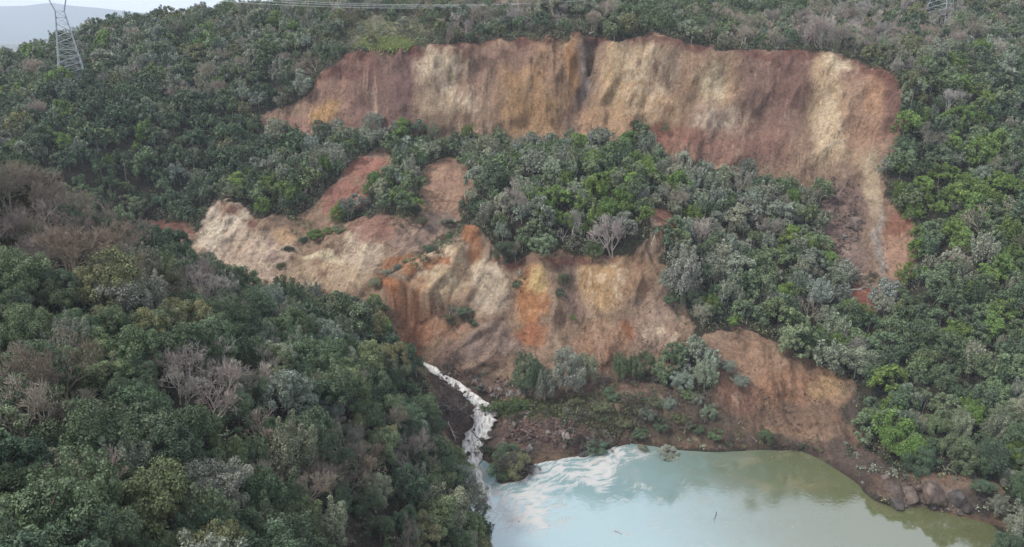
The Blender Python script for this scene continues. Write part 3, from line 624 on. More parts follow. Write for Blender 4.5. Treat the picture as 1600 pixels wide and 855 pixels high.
R *= np.exp(rng.normal(0, .16, len(X)))*np.where((kd == 'pink') | (kd == 'bare'), .95, 1)
R = np.clip(R, 1.6, 4.1); Hh = R*rng.uniform(1.75, 2.35, len(X))
vis = visible(X, Y, Z+Hh*.8) & (TU > -60) & (TU < 1660) & (TV-Hh*F/ft < 880) & (TV > -5)
ZP = {'near': 'on the near slope', 'bench': 'on the slipped bench', 'pondside': 'on the pondside slope', 'far': 'on the far slope', 'plateau': 'on the plateau'}
def tint_of(k_, r):
    c = np.array(TINT[k_])*r.uniform(.78, 1.25); return np.clip(c*np.array([r.uniform(.92, 1.1), 1, r.uniform(.88, 1.12)]), 0, 1)
trng = np.random.default_rng(99)
def plant(k_, p, Rr, h, style=None, label=None, group=None, name=None, near=True, lean=.06, rz=None, cat='tree'):
    c = tint_of(k_, trng); rz = trng.uniform(0, 6.28) if rz is None else rz
    nm = name or KIND[k_]
    root = empty(nm, p, (trng.normal()*lean, trng.normal()*lean, rz))
    if k_ in ('bare', 'pink'):
        tm, bmm = BNEAR[trng.integers(len(BNEAR))]
        for nme, me in (('trunk', tm), ('branches', bmm)):
            o = bpy.data.objects.new(nme, me); COL.objects.link(o); o.parent = root; o.color = (*c, 1); o.scale = (h*1.05, h*1.05, h*1.1)
    else:
        style = style or ('tuft' if k_ in ('grey', 'silver') and trng.random() < .6 else 'loose' if trng.random() < .25 else 'tuft' if trng.random() < .25 else 'round')
        src = (NEAR if near else MID)[style]
        o = bpy.data.objects.new('crown', src[trng.integers(len(src))]); COL.objects.link(o); o.parent = root; o.color = (*c, 1)
        hc = h*.42; o.scale = (Rr*1.08, Rr*trng.uniform(.9, 1.1), hc*(1.5 if style == 'tuft' else 1.25)); o.location = (0, 0, h*(.40 if style == 'tuft' else .45))
        t = bpy.data.objects.new('trunk', (PTRUNKS if k_ in ('grey', 'silver') else TRUNKS)[trng.integers(3)]); COL.objects.link(t); t.parent = root; t.scale = (h*.64,)*3
    tag(root, label, cat, group)
    return root
SPECIAL = []      # filled below, planted first: (u, v, kind, R, h, style, label)
SPECIAL += [
 (1052,480,'dark',2.6,4.6,'round','low dark tree in front of the big silvery tree on the bench edge'),
 (1084,478,'mid',2.4,4.2,'round','low green tree beside the big silvery tree on the bench edge'),
 (1040,452,'grey',2.2,4.6,'loose','grey-green tree leaning off the bench edge by the lower cliff'),
 (1588,852,'grey',3.0,6.5,'loose','grey-green tree in the corner beside the olive water'),
 (1600,800,'dark',3.2,7.5,'round','dark tree behind the outcrop shrubs, at the photo edge'),
 (1572,868,'dark',2.4,5.0,'round','dark leafy tree at the waterline in the photo corner'),
 (1065,466,'silver',5.2,12,'tuft','big silvery tree standing alone beside the lower cliff, on the bench edge'),
 (1270,478,'silver',4.6,7.5,'tuft','pale silvery bushy tree near the foot of the debris chute'),
 (1335,592,'grey',5.0,8.6,'loose','round grey-green tree with thin crown beside the lower cliff top'),
 (822,622,'dark',3.6,12.5,'round','tall dark tree at the lower cliff foot, nearest the white stream'),
 (850,628,'silver',3.2,8.5,'tuft','pale silvery tree in front of the dark trees by the stream'),
 (885,615,'grey',4.4,11,'loose','wide grey-green tree in the clump at the lower cliff foot'),
 (915,600,'grey',3.2,7.5,'tuft','grey bushy tree at the end of the riverside clump'),
 (965,598,'mid',2.2,7.4,'tuft','slender green young tree at the lower cliff foot, with a twin'),
 (1006,594,'dark',2.8,7.6,'round','dark green young tree under the orange hollow of the lower cliff'),
 (985,594,'mid',2.0,6.6,'tuft','narrow green young tree between two darker ones below the cliff'),
 (1100,608,'silver',3.2,6.4,'tuft','pale silvery bush-like tree on the bank beside the brown cliff'),
 (1060,612,'grey',2.6,5,'loose','dull grey-green small tree on the bank below the bench'),
 (1110,505,'dark',3.0,5,'round','dark bushy tree on red soil below the big silvery tree'),
 (957,398,'bare',3,9,None,'whitish leafless tree spreading at the bench edge above the cliff'),
 (885,385,'bare',3,8.5,None,'thin whitish leafless tree in the green bench edge'),
 (800,350,'bare',3,8,None,'pale leafless tree leaning among the bench trees'),
 (805,408,'bare',1.5,4.5,None,'small leafless tree hanging over the lower cliff rim'),
 (790,412,'dark',3.2,6.5,'round','dark tree slumping over the rim of the lower cliff'),
 (925,408,'mid',2.8,6,'round','bright rounded tree overhanging the middle of the lower cliff'),
 (335,682,'bare',3.0,5.6,None,'whitish leafless tree with fan of branches on the near slope'),
 (415,712,'bare',3.0,5.4,None,'pale leafless tree below the fan-branched one on the near slope'),
 (60,700,'bare',2.6,6.5,None,'tall grey leafless tree in a dark gap of the near slope'),
 (540,790,'pink',3.2,5.2,None,'broad brownish leafless tree low on the near slope'),
 (1450,235,'bare',2.2,7,None,'pale leafless tree at the edge of the forest beside the scar'),
 (1375,92,'grey',2.8,7,'tuft','pale-crowned tree on the plateau rim where the scar turns'),
]
G0 = 'trees standing out singly'
sp_pts = []
for u, v, k_, Rr, h, sty, lab in SPECIAL:
    p = hit(u, v); p[2] = hgt(p[0], p[1]); sp_pts.append((p[0], p[1], Rr))
    plant(k_, p, Rr, h, sty, lab, None, lean=.05)
clear = np.ones(len(X), bool)
for a, b_, rr2 in sp_pts: clear &= np.hypot(X-a, Y-b_) > rr2*.75
size_px = R/ft*F
tedge = np.zeros(len(X), bool)
for a_, b_ in ((0, 16), (12, 4), (-12, 4)):
    for k_ in BARE.values(): tedge |= inpoly(TU+a_, TV+b_, k_) & ~isn
LIMIT = {'evergreen_tree': 290, 'grey_leaved_tree': 290, 'bright_green_tree': 200, 'bare_tree': 230}
indiv = np.zeros(len(X), bool)
nm_all = np.array([KIND[k_] for k_ in kd])
for k_, lim in LIMIT.items():
    c_ = np.where((nm_all == k_) & vis & clear)[0]; c_ = c_[np.argsort(-size_px[c_])][:lim]; indiv[c_] = True
used_labels = set()
for i in np.where(indiv)[0]:
    p = np.array([X[i], Y[i], Z[i]-.1]); a, b_ = pct(p, Hh[i]*.6); k_ = kd[i]
    szw = 'tall ' if Hh[i] > 6.6 else 'small ' if Hh[i] < 4.8 else ''
    lab = f"{szw}{WORD[k_]} {ZP[zone[i]]}, {max(a,0)} percent across, {max(b_,0)} percent down"
    if lab in used_labels: indiv[i] = False; continue
    used_labels.add(lab)
    plant(k_, p, R[i], Hh[i], None, lab[0].upper()+lab[1:], f"{KIND[k_].replace('_',' ')}s {ZP[zone[i]]}", near=ft[i] < 135, lean=.32 if tedge[i] else .06)

# the rest of the wood, which nobody could count
def forest(idx, name):
    Vs, Fs, Sh, Ti, off = [], [], [], [], 0; bV, bF, bT, boff = [], [], [], 0
    r = np.random.default_rng(5)
    for i in idx:
        k_ = kd[i]; c = tint_of(k_, r); a = r.uniform(0, 6.28); ca, sa = math.cos(a), math.sin(a); M = np.array([[ca, -sa, 0], [sa, ca, 0], [0, 0, 1]])
        base = np.array([X[i], Y[i], Z[i]-.1])
        if k_ in ('bare', 'pink'):
            v, f = BRAW[r.integers(len(BRAW))]; v = (v*np.array([1.05, 1.05, 1.1])*Hh[i])@M.T+base; sh = np.ones(len(f))
        else:
            sty = 'tuft' if k_ in ('grey', 'silver') and r.random() < .55 else ('round', 'round', 'round', 'loose', 'tuft')[r.integers(5)]
            v, f, sh = RAW[sty][r.integers(4)]
            v = (v*np.array([R[i]*1.08, R[i]*1.05, Hh[i]*.52]))@M.T+base+np.array([0, 0, Hh[i]*.46])
        Vs.append(v); Fs.append(f+off); off += len(v); Sh.append(sh); Ti.append(np.repeat(c[None], len(f), 0))
        tv, tf = trunk_data(int(r.integers(6)), r0=.04); tv = tv*Hh[i]*.64+base
        Vs.append(tv); Fs.append(tf+off); off += len(tv); Sh.append(np.ones(len(tf))); Ti.append(np.repeat(np.array([[.2, .18, .16]]), len(tf), 0))
    o = mesh_obj(name, np.concatenate(Vs), np.concatenate(Fs), M_FOREST)
    vflt(o, 'leaf_shade', np.concatenate(Sh), 'FACE'); vcol(o, 'tree_tint', np.concatenate(Ti), 'FACE'); o['kind'] = 'stuff'
    o['label'] = 'far mass of trees too many to count'; return o
rest = np.where(~indiv & clear)[0]
print('trees: individual', indiv.sum(), 'rest', len(rest), {k_: int((nm_all[indiv] == k_).sum()) for k_ in LIMIT}, 'hidden', int((~vis).sum()))
forest(rest, 'forest')


# ------------------------------------------------------------------ undergrowth and grass (stuff)
def cover(name, P_, rad, tint, nl, size, spike, up, label, seed=1):
    r = np.random.default_rng(seed); v, f, sh = leaves(r, P_, rad, nl, size, spike, up)
    o = mesh_obj(name, v, f, M_FOREST); vflt(o, 'leaf_shade', sh, 'FACE'); vcol(o, 'tree_tint', np.repeat(tint, nl, 0), 'FACE'); o['kind'] = 'stuff'; o['label'] = label
SCRUB = [(470,372,22,30,.6,'mid'),(640,335,32,36,.3,'olive'),(615,436,30,13,.95,'dark'),(650,410,30,14,.95,'dark'),(685,386,30,13,.95,'dark'),(718,362,22,11,.9,'mid'),(600,425,16,12,.8,'silver'),(718,492,30,18,.8,'dark'),(742,520,30,12,.35,'dark'),
 (880,440,12,26,.9,'mid'),(808,440,11,20,.7,'mid'),(1110,490,34,20,.9,'dark'),(1130,460,20,20,.7,'olive'),(960,615,60,14,.6,'olive'),(860,640,70,14,.75,'olive'),(920,660,60,16,.5,'dark'),(1030,610,60,26,.6,'dark'),(1050,650,50,22,.6,'olive'),(985,650,50,16,.6,'olive'),
 (800,728,34,30,.6,'dark'),(930,690,34,10,.6,'dark'),(885,700,40,10,.35,'dark'),(1340,436,50,18,.6,'dark'),(1380,445,22,12,.6,'olive'),(995,196,20,10,.9,'dark'),(1040,204,8,7,.8,'dark'),(740,585,30,12,.5,'dark'),(830,600,40,14,.7,'dark'),(1075,560,24,42,.9,'dark'),(1108,630,30,26,.75,'dark'),(1060,520,16,30,.9,'mid'),(1150,690,60,14,.7,'olive'),(1320,610,20,10,.7,'dark'),
 (1340,650,26,30,.6,'dark'),(1290,420,16,40,.6,'dark'),(300,372,12,18,.4,'dark'),(1545,790,24,22,.8,'grey'),(1260,700,40,10,.5,'dark'),(1365,735,36,16,.45,'grey'),(1450,745,70,10,.6,'grey'),(1330,700,20,16,.5,'dark'),(1110,690,50,12,.5,'dark'),(730,600,8,8,.3,'dark')]
ux, uy = np.meshgrid(np.arange(-190, 190, 1.15), np.arange(34, 270, 1.15))
ux = (ux+rng.uniform(-.55, .55, ux.shape)).ravel(); uy = (uy+rng.uniform(-.55, .55, uy.shape)).ravel(); uz = hgt(ux, uy)
ub, uU, uV = bare_mask(ux, uy, uz, 6); un = near_of(uU, uy)
infr = (uU > -40) & (uU < 1640) & (uV > -5) & (uV < 900) & (uz > .25) & visible(ux, uy, uz+1.2)
edge = np.zeros(len(ux), bool)
for a_, b_ in ((9, 0), (-9, 0), (0, 9), (0, -9), (0, 16)):
    e_ = np.zeros(len(ux), bool)
    for k_ in BARE.values(): e_ |= inpoly(uU+a_, uV+b_, k_)
    edge |= e_
prob = np.where(ub, 0, np.where(edge & ~un, .85, np.where(un, .3, .22))); ti = np.repeat(np.array([[.055, .066, .04]]), len(ux), 0)
pick_ = rng.integers(0, 5, len(ux)); ti = np.array([TINT['dark'], TINT['mid'], TINT['grey'], TINT['olive'], (.12, .10, .075)])[pick_]
cl_ = fbm(ux/6, uy/6, 1, 3)
for u, v, a_, b_, pr, k_ in SCRUB:
    d_ = ((uU-u)/a_)**2+((uV-v)/b_)**2; q = (d_+.5*cl_ < 1) & ~un; prob = np.where(q, np.maximum(prob, pr), prob); ti = np.where((q & (rng.random(len(ux)) < .7))[:, None], np.array(TINT[k_])*.9, ti)
prob = np.where((uU > 480) & (uV < np.interp(uU, ru_, rv_)) & (uy > 195), np.maximum(prob, .3)*(uU < 1402), prob)
prob = np.where(np.exp(-(((uU-605)/48)**2+((uV-68)/9)**2)**2) > .4, .0, prob)
streamd = np.sqrt(((ux[:, None]-SPT[None, ::5, 0])**2+(uy[:, None]-SPT[None, ::5, 1])**2)) - SHW[None, ::5]
prob[streamd.min(1) < 1.0] = 0
sel = (rng.random(len(ux)) < prob) & infr
ti = ti*rng.uniform(.7, 1.25, (len(ux), 1))
rad = rng.uniform(.45, 1.05, len(ux))*np.where(ub, .8, np.where(un, 1.35, np.where(edge, 1.55, 1)))
cover('undergrowth', np.stack([ux, uy, uz+.35*rad], 1)[sel], rad[sel], ti[sel], 34, .36, .5, .3, 'low scrub and brambles under and between the trees')
def grass(areas, seed):
    r = np.random.default_rng(seed); Pn, Tn = [], []
    for u, v, a_, b_, n_, t_ in areas:
        p0 = hit(u, v); t = np.linalg.norm(p0-np.array([0, 0, CAMZ]))
        for i in range(n_):
            th, rr_ = r.uniform(0, 6.28), r.random()**.5
            uu, vv = u+a_*rr_*math.cos(th), v+b_*rr_*math.sin(th); Pn.append((uu, vv)); Tn.append(np.array(t_)*r.uniform(.75, 1.25))
    pts_ = np.array([hit(a, b_) for a, b_ in Pn[::12]])
    full, tt = [], []
    for i, p in enumerate(pts_):
        for j in range(12):
            x, y = p[0]+r.normal()*.8, p[1]+r.normal()*.8; full.append((x, y, float(hgt(x, y))+.12)); tt.append(Tn[min(len(Tn)-1, i*12+j)])
    return np.array(full), np.array(tt)
G_, GT_ = grass([(600,68,48,8,5200,(.24,.28,.09)),(640,60,60,12,1800,(.15,.15,.09)),(560,60,60,18,2000,(.16,.16,.09)),(870,52,60,8,900,(.15,.15,.09)),(830,640,60,9,1500,(.10,.12,.05)),(920,640,70,14,2200,(.11,.115,.06)),(960,665,50,14,1400,(.12,.11,.065)),(1010,630,50,14,1100,(.12,.12,.065)),
   (300,72,26,7,700,(.16,.17,.09)),(1310,76,24,4,400,(.2,.2,.13))], 8)
cover('grass', G_, np.full(len(G_), .22), GT_, 4, .55, .9, .2, 'tufts of rough grass')

# ------------------------------------------------------------------ shrubs that stand apart on the bare ground
SHR = [(1010,655,'grey',2.4,2.6,'grey shrub on the bank between the dam and the pond'),(1035,668,'dark',2.2,2.2,'dark shrub on the bank above the drowned bush'),(1062,660,'olive',2.6,2.4,'olive shrub in the thicket on the bank above the pond'),(1085,675,'dark',2.4,2.6,'dark shrub in the thicket by the waterline'),
 (1105,655,'grey',2.6,3.2,'grey feathery shrub in the thicket beside the brown cliff'),(1045,640,'grey',2.2,2.6,'grey-brown shrub on top of the bank thicket'),(975,668,'olive',2.4,1.8,'olive shrub slumped on the pond side of the dam'),(1120,685,'dark',2.0,2.2,'dark shrub where the bank meets the brown cliff'),(955,620,'dark',2.2,2.2,'dark shrub behind the dam grass'),
 (1070,625,'mid',2.0,2.6,'green shrub near the top of the bank'),(1000,682,'dark',2.2,1.6,'dark low shrub at the foam edge'),(700,372,'dark',1.8,1.8,'dark shrub along the crest of the orange spur, uppermost'),(672,392,'dark',1.8,1.6,'dark shrub along the crest of the orange spur, midway'),(640,412,'mid',1.8,1.6,'green shrub along the crest of the orange spur'),
 (586,448,'grey',2.0,2.4,'grey shrub where the spur crest meets the near slope trees'),(720,490,'dark',2.6,1.8,'dark sprawling shrub in the hollow of the orange spur face'),(742,505,'dark',1.8,1.4,'dark low shrub below the hollow of the spur face'),(700,500,'olive',1.6,1.2,'olive low shrub on the orange spur face'),(495,372,'bright',2.6,2.6,'bright green rounded shrub on the ledge of the far-left cliff'),(478,380,'mid',2.0,2.2,'darker green shrub beside the bright one on the cliff ledge'),(532,362,'mid',2.2,2.0,'green shrub at the end of the cliff ledge'),(515,366,'bright',2.0,2.0,'small bright green shrub in the middle of the cliff ledge'),
 (880,446,'mid',1.6,3.4,'narrow green shrub clinging to the middle of the lower cliff'),(876,462,'dark',1.2,2.0,'small dark shrub under the narrow green one on the lower cliff'),(808,450,'mid',1.3,2.4,'green shrub in the hollow under the slumping tree'),
 (992,200,'dark',2.4,2.6,'dark shrub alone at the foot of the upper scarp'),(1008,202,'grey',1.6,1.8,'grey-green shrub beside the dark one on the scarp foot'),(1040,207,'mid',1.0,1.3,'tiny green shrub on the tan scarp foot'),
 (895,500,'bright',.9,1.4,'tiny bright green shrub low on the lower cliff'),(606,432,'silver',2.0,2.0,'silvery shrub in the gully behind the orange spur'),(622,424,'grey',1.8,1.8,'grey shrub higher in the gully behind the orange spur'),
 (1155,602,'silver',2.6,2.6,'pale silvery shrub against the brown cliff by the pond'),(1135,582,'grey',2.2,3.0,'grey-green shrub up the bank from the pale silvery one'),(1045,560,'mid',1.8,2.6,'green shrub at the edge of the lower cliff foot'),(1085,632,'grey',2.4,2.4,'dull grey shrub on the bank above the pond'),
 (1025,632,'olive',2.4,1.8,'olive shrub sprawling on the debris bank'),(940,640,'olive',2.6,1.6,'flattened olive shrub on the debris dam'),(900,632,'olive',2.2,1.5,'low olive shrub on the grassy top of the dam'),(885,648,'silver',1.0,1.8,'tiny pale shrub standing on the dam grass'),
 (1240,530,'bright',1.6,2.0,'fresh green shrub at the top of the pondside cliff'),(1290,545,'dark',2.4,2.6,'dark shrub on the pondside cliff top'),(700,352,'dark',2.0,1.8,'dark shrub at the head of the spur gully'),(660,350,'olive',1.8,1.6,'olive shrub beside the bare round scoop'),
 (1090,470,'dark',2.2,2.8,'dark shrub on the red soil under the bench trees'),(1165,480,'olive',1.8,2.2,'olive shrub next to the orange soil patch on the bench'),(1380,448,'olive',2.2,2.2,'olive shrub at the foot of the side scar'),(1330,436,'grey',2.2,1.6,'grey brush at the bottom of the debris chute'),
 (450,395,'dark',1.8,1.8,'dark shrub in the gully of the far-left cliff'),(440,420,'olive',1.6,1.8,'olive shrub low in the far-left gully'),(1560,800,'grey',2.8,3.0,'grey-green shrub on the dark outcrop by the water'),(1535,770,'dark',2.2,2.4,'dark shrub on top of the outcrop by the water'),
 (745,612,'dark',1.0,1.0,'small dark shrub on the rocks beside the stream'),(1200,690,'dark',2.2,2.4,'dark shrub at the waterline under the brown cliff')]
for u, v, k_, Rr, h, lab in SHR:
    p = hit(u, v); p[2] = float(hgt(p[0], p[1]))-.1
    plant(k_, p, Rr, h, 'round' if k_ in ('bright', 'dark', 'mid') else 'tuft', lab, 'shrubs on the bare ground', 'shrub', True, .1, cat='shrub')
def wreck(u, v, z, Rr, h, k_, lab, rx, rz, name='uprooted_bush', sty='loose'):
    p = PZ(u, v, z); r_ = plant(k_, p, Rr, h, sty, lab, None, name, True, 0, rz, 'bush'); r_.rotation_euler = (rx, 0, rz)
    me = BNEAR[2][1]; o = bpy.data.objects.new('branches', me); COL.objects.link(o); o.parent = r_; o.scale = (h*1.15,)*3; o.color = (.13, .11, .095, 1)
    return r_
wreck(775,735,.4,3.6,4.2,'dark','dark tangle of uprooted bushes at the stream mouth, nearest the water',.5,1.0)
wreck(808,738,.3,3.4,4.4,'olive','brownish tangle of uprooted bushes at the stream mouth, beside the debris dam',-.4,2.0)
wreck(790,712,1.0,3.0,3.2,'dark','dark uprooted bush lying behind the tangle at the stream mouth',.7,.2)
wreck(762,712,.6,1.6,2.0,'dark','small uprooted bush dipping into the stream',.9,2.6)
wreck(930,704,.3,2.6,1.8,'dark','dark flattened brush at the dam edge touching the foam',.3,.5)
wreck(1040,712,-.1,2.4,1.7,'grey','grey drowned bush sticking out of the pond',.2,.9,'drowned_bush')
wreck(1005,704,-.1,1.4,1.0,'grey','small grey drowned bush among the foam',.3,2.2,'drowned_bush')

# ------------------------------------------------------------------ boulders and rubble
import bmesh
def rock_data(seed, sub=2):
    bm_ = bmesh.new(); bmesh.ops.create_icosphere(bm_, subdivisions=sub, radius=1)
    V_ = np.array([v.co[:] for v in bm_.verts]); F_ = np.array([[q.index for q in f.verts] for f in bm_.faces]); bm_.free()
    r = np.random.default_rng(seed)
    for i in range(15):
        d = unit(r.normal(size=3)); lim = r.uniform(.42, .78); ex = V_@d-lim; V_ = V_-np.clip(ex, 0, 9)[:, None]*d
    return V_*(1+.07*noise3(V_[:, 0]*2+seed, V_[:, 1]*2, V_[:, 2]*2))[:, None], F_
m, nd, lk, b = mat('boulder_rock', .9, .2)
tc = N(nd, 'TexCoord'); n1 = N(nd, 'TexNoise'); n1.inputs['Scale'].default_value = 2.6; n1.inputs['Detail'].default_value = 7; lk.new(tc.outputs['Object'], n1.inputs['Vector'])
r1 = N(nd, 'MapRange'); r1.inputs[1].default_value = .35; r1.inputs[2].default_value = .65; r1.inputs[3].default_value = .6; r1.inputs[4].default_value = 1.3; lk.new(n1.outputs[0], r1.inputs[0])
c1 = N(nd, 'CombineXYZ')
for i in range(3): lk.new(r1.outputs[0], c1.inputs[i])
lk.new(mixc(nd, lk, N(nd, 'ObjectInfo').outputs['Color'], c1.outputs[0], 1.0, 'MULTIPLY'), b.inputs['Base Color'])
bu = N(nd, 'Bump'); bu.inputs['Strength'].default_value = .7; bu.inputs['Distance'].default_value = .12; lk.new(n1.outputs[0], bu.inputs['Height']); lk.new(bu.outputs[0], b.inputs['Normal'])
M_ROCK = m
ROCKS = [meshdata('boulder', *rock_data(i, 3), M_ROCK) for i in range(7)]
rk = np.random.default_rng(41); seen = set()
RC = {'brown': (.125,.094,.079), 'reddish': (.13,.083,.07), 'grey': (.12,.107,.099), 'pale': (.20,.168,.146), 'dark': (.065,.056,.052)}
def boulder(u, v, sz, k_, place, lab=None):
    p = hit(u, v); p[2] = float(hgt(p[0], p[1]))-sz*.05
    a, b_ = pct(p); l = lab or f"{'large' if sz > 1.1 else 'small'} {k_} boulder {place}, {a} percent across, {b_} percent down"
    if l in seen: return
    seen.add(l); o = bpy.data.objects.new('boulder', ROCKS[rk.integers(7)]); COL.objects.link(o); o.location = p
    o.rotation_euler = tuple(rk.uniform(0, 6.28, 3)); q = rk.uniform(.7, 1.25, 3)*sz; o.scale = tuple(q); o.color = (*np.array(RC[k_])*rk.uniform(.8, 1.25), 1)
    tag(o, l[0].upper()+l[1:], 'boulder', 'boulders '+place)
def strew(n_, areas, place, s0, s1, mixk):
    for i in range(n_):
        u, v, a_, b_ = areas[rk.integers(len(areas))]; th, rr_ = rk.uniform(0, 6.28), rk.random()**.5
        boulder(u+a_*rr_*math.cos(th), v+b_*rr_*math.sin(th), s0+(s1-s0)*rk.random()**2.5, mixk[rk.integers(len(mixk))], place)
strew(85, [(840,668,52,20),(810,690,26,22),(880,685,40,16),(800,610,30,12)], 'on the debris dam', .3, 1.3, ['brown','reddish','reddish','brown','dark','grey','pale'])
strew(40, [(1310,330,26,34),(1320,390,36,26),(1325,420,30,20)], 'in the debris chute', .3, 1.2, ['brown','reddish','grey','pale'])
strew(34, [(790,612,24,14),(715,585,30,10),(745,600,20,8)], 'beside the stream', .35, 1.2, ['grey','dark','brown'])
strew(30, [(742,612,16,10),(757,640,18,14),(748,672,22,18),(690,586,14,8),(728,700,16,16)], 'in the white stream', .3, .8, ['dark','dark','brown'])
strew(18, [(712,640,16,30),(700,605,12,12)], 'on the dark bank of the stream', .4, 1.1, ['dark','brown','dark'])
strew(22, [(1440,780,50,14),(1370,755,24,10),(1500,790,30,10)], 'along the outcrop by the water', .5, 1.8, ['dark','brown','grey'])
strew(30, [(960,520,60,40),(840,540,40,30),(1000,240,60,10),(1190,610,60,40)], 'on the bare cliff', .2, .6, ['brown','pale','reddish'])
for u, v, sz, k_, l in [(1424,776,2.6,'brown','big brown crag rising from the pond edge, nearest the open water'),(1458,770,3.0,'brown','biggest cracked brown crag of the outcrop by the water'),(1494,782,2.2,'dark','dark crag at the dark end of the outcrop'),(1336,352,2.0,'brown','big pale brown slab lying across the debris chute'),(1350,377,.6,'pale','whitish stone at the side of the debris chute'),(1325,388,1.2,'brown','rounded brown boulder low in the debris chute'),(1284,308,1.3,'reddish','reddish boulder at the chute head beside the pale log'),
    (822,648,1.1,'grey','flat grey slab at the top edge of the debris dam'),(850,686,1.3,'reddish','rounded reddish boulder on the pond side of the dam'),(912,712,1.4,'dark','dark rounded boulder at the pond edge in the foam'),(741,597,1.2,'brown','brown boulder at the bend of the stream'),(766,678,.8,'dark','dark boulder at the stream edge near the fallen pole'),
    (1320,370,.9,'grey','grey boulder in the middle of the debris chute'),(694,582,.9,'dark','dark boulder at the head of the visible stream')]:
    boulder(u, v, sz, k_, 'standing out singly', l)
def rubble():
    base = [rock_data(20+i, 1) for i in range(3)]; Vs, Fs, Ti, off = [], [], [], 0; r = np.random.default_rng(77)
    for u, v, a_, b_, n_, s1 in [(850,668,70,26,500,.35),(800,612,40,14,300,.4),(1315,370,44,90,900,.45),(720,590,50,12,260,.4),(1450,780,80,18,240,.5),(950,560,110,30,420,.28),(740,560,50,24,260,.35),(1200,640,90,40,360,.3),(705,635,22,40,260,.35),(1100,255,150,10,400,.4),(700,222,140,8,250,.35),(460,445,90,12,240,.35),(1000,500,70,60,250,.25)]:
        for i in range(n_):
            th, rr_ = r.uniform(0, 6.28), r.random()**.5; 
            if i % 6 == 0: p0 = hit(u+a_*rr_*math.cos(th), v+b_*rr_*math.sin(th))
            x, y = p0[0]+r.normal()*.9, p0[1]+r.normal()*.9; z = float(hgt(x, y)); 
            if z < .05 or (np.hypot(SPT[::4, 0]-x, SPT[::4, 1]-y)-SHW[::4]).min() < .2: continue
            v_, f_ = base[r.integers(3)]; sz = .12+(s1-.12)*r.random()**2; a = r.uniform(0, 6.28)
            w_ = v_*sz*r.uniform(.7, 1.3, 3); w_ = np.stack([w_[:, 0]*math.cos(a)-w_[:, 1]*math.sin(a), w_[:, 0]*math.sin(a)+w_[:, 1]*math.cos(a), w_[:, 2]], 1)+np.array([x, y, z+.02])
            Vs.append(w_); Fs.append(f_+off); off += len(v_); c = np.array([(.115,.083,.07),(.12,.076,.064),(.10,.086,.078),(.15,.122,.104),(.06,.05,.045)][r.integers(5)])*r.uniform(.8, 1.2); Ti.append(np.repeat(c[None], len(f_), 0))
    o = mesh_obj('rubble', np.concatenate(Vs), np.concatenate(Fs), None); T_ = np.concatenate(Ti); vcol(o, 'stone_colour', T_, 'FACE')
    m, nd, lk, b = mat('rubble_stone', .95, .15); lk.new(N(nd, 'Attribute', attribute_name='stone_colour').outputs['Color'], b.inputs['Base Color']); o.data.materials.append(m); o['kind'] = 'stuff'; o['label'] = 'loose rubble and clods'
rubble()

# ------------------------------------------------------------------ fallen trunks
M_LOG, M_LOGD = bark_mat('pale_dead_wood', (.42, .37, .32)), bark_mat('dark_dead_wood', (.075, .065, .06))
def log(a, b_, r0, lab, m=M_LOG, branches=5, seed=0, name='fallen_log', lift=.3):
    r = np.random.default_rng(seed); A, B = np.array(a, float), np.array(b_, float); A = A+np.array([0, 0, lift]); B = B+np.array([0, 0, lift]); L_ = np.linalg.norm(B-A); mid = A
    root = empty(name, tuple(mid)); n_ = 7; q = [A+(B-A)*i/n_+r.normal(size=3)*.03*L_*(0 < i < n_)*.6 for i in range(n_+1)]
    v, f = join([tube(q[i]-mid, q[i+1]-mid, r0*(1-.1*i), r0*(1-.1*(i+1)), 7) for i in range(n_)]); mesh_obj('trunk', v, f, m, root, True)
    if branches:
        br = []
        for i in range(branches):
            s_ = q[3+i % 4]-mid; d = unit(unit(B-A)*.7+r.normal(size=3)*.6+np.array([0, 0, .25])); l = L_*r.uniform(.15, .35); e = s_+d*l; br.append(tube(s_, e, r0*.4, r0*.12, 4))
            for j in range(3): d2_ = unit(d+r.normal(size=3)*.5); s2 = s_+d*l*r.uniform(.4, .9); br.append(tube(s2, s2+d2_*l*.5, r0*.2, r0*.06, 3))
        v, f = join(br); mesh_obj('branches', v, f, m, root)
    tag(root, lab, 'log', 'fallen trunks'); return root
log(hit(1278,303), hit(1290,287), .22, 'Pale log leaning at the head of the debris chute', branches=0)
log(hit(1296,478), hit(1336,432), .16, 'Whitish dead tree leaning across the bottom of the debris chute', branches=9, seed=3, lift=1.0)
log(PZ(737,675,3.2), PZ(765,707,1.2), .13, 'Thin dark trunk lying across the white stream', M_LOGD, 0, 4, lift=.3)
log(hit(880,53), hit(897,49), .2, 'Pale fallen trunk on the scarp rim above the dark gully', branches=4, seed=5)
log(hit(920,55), hit(934,48), .2, 'Second pale trunk on the scarp rim, at the forest edge', branches=3, seed=6)
log(hit(925,592), hit(950,590), .1, 'Thin pale branch on orange soil behind the riverside trees', branches=2, seed=7)
log(hit(955,612), hit(985,640), .11, 'Curved grey dead trunk on the bank below the lower cliff', branches=4, seed=8)
log(hit(1030,350), hit(1018,385), .2, 'Pale trunk sliding down the edge of the lower cliff', branches=2, seed=9)
log(hit(1140,248), hit(1170,238), .12, 'Thin pale pole lying on the foot of the upper scarp', branches=0, seed=10)
log(hit(880,650), hit(925,655), .14, 'Grey trunk half buried in the dam grass', branches=5, seed=11)
log(hit(1285,455), hit(1320,470), .14, 'Grey dead branch on the red soil at the chute bottom', branches=6, seed=12)
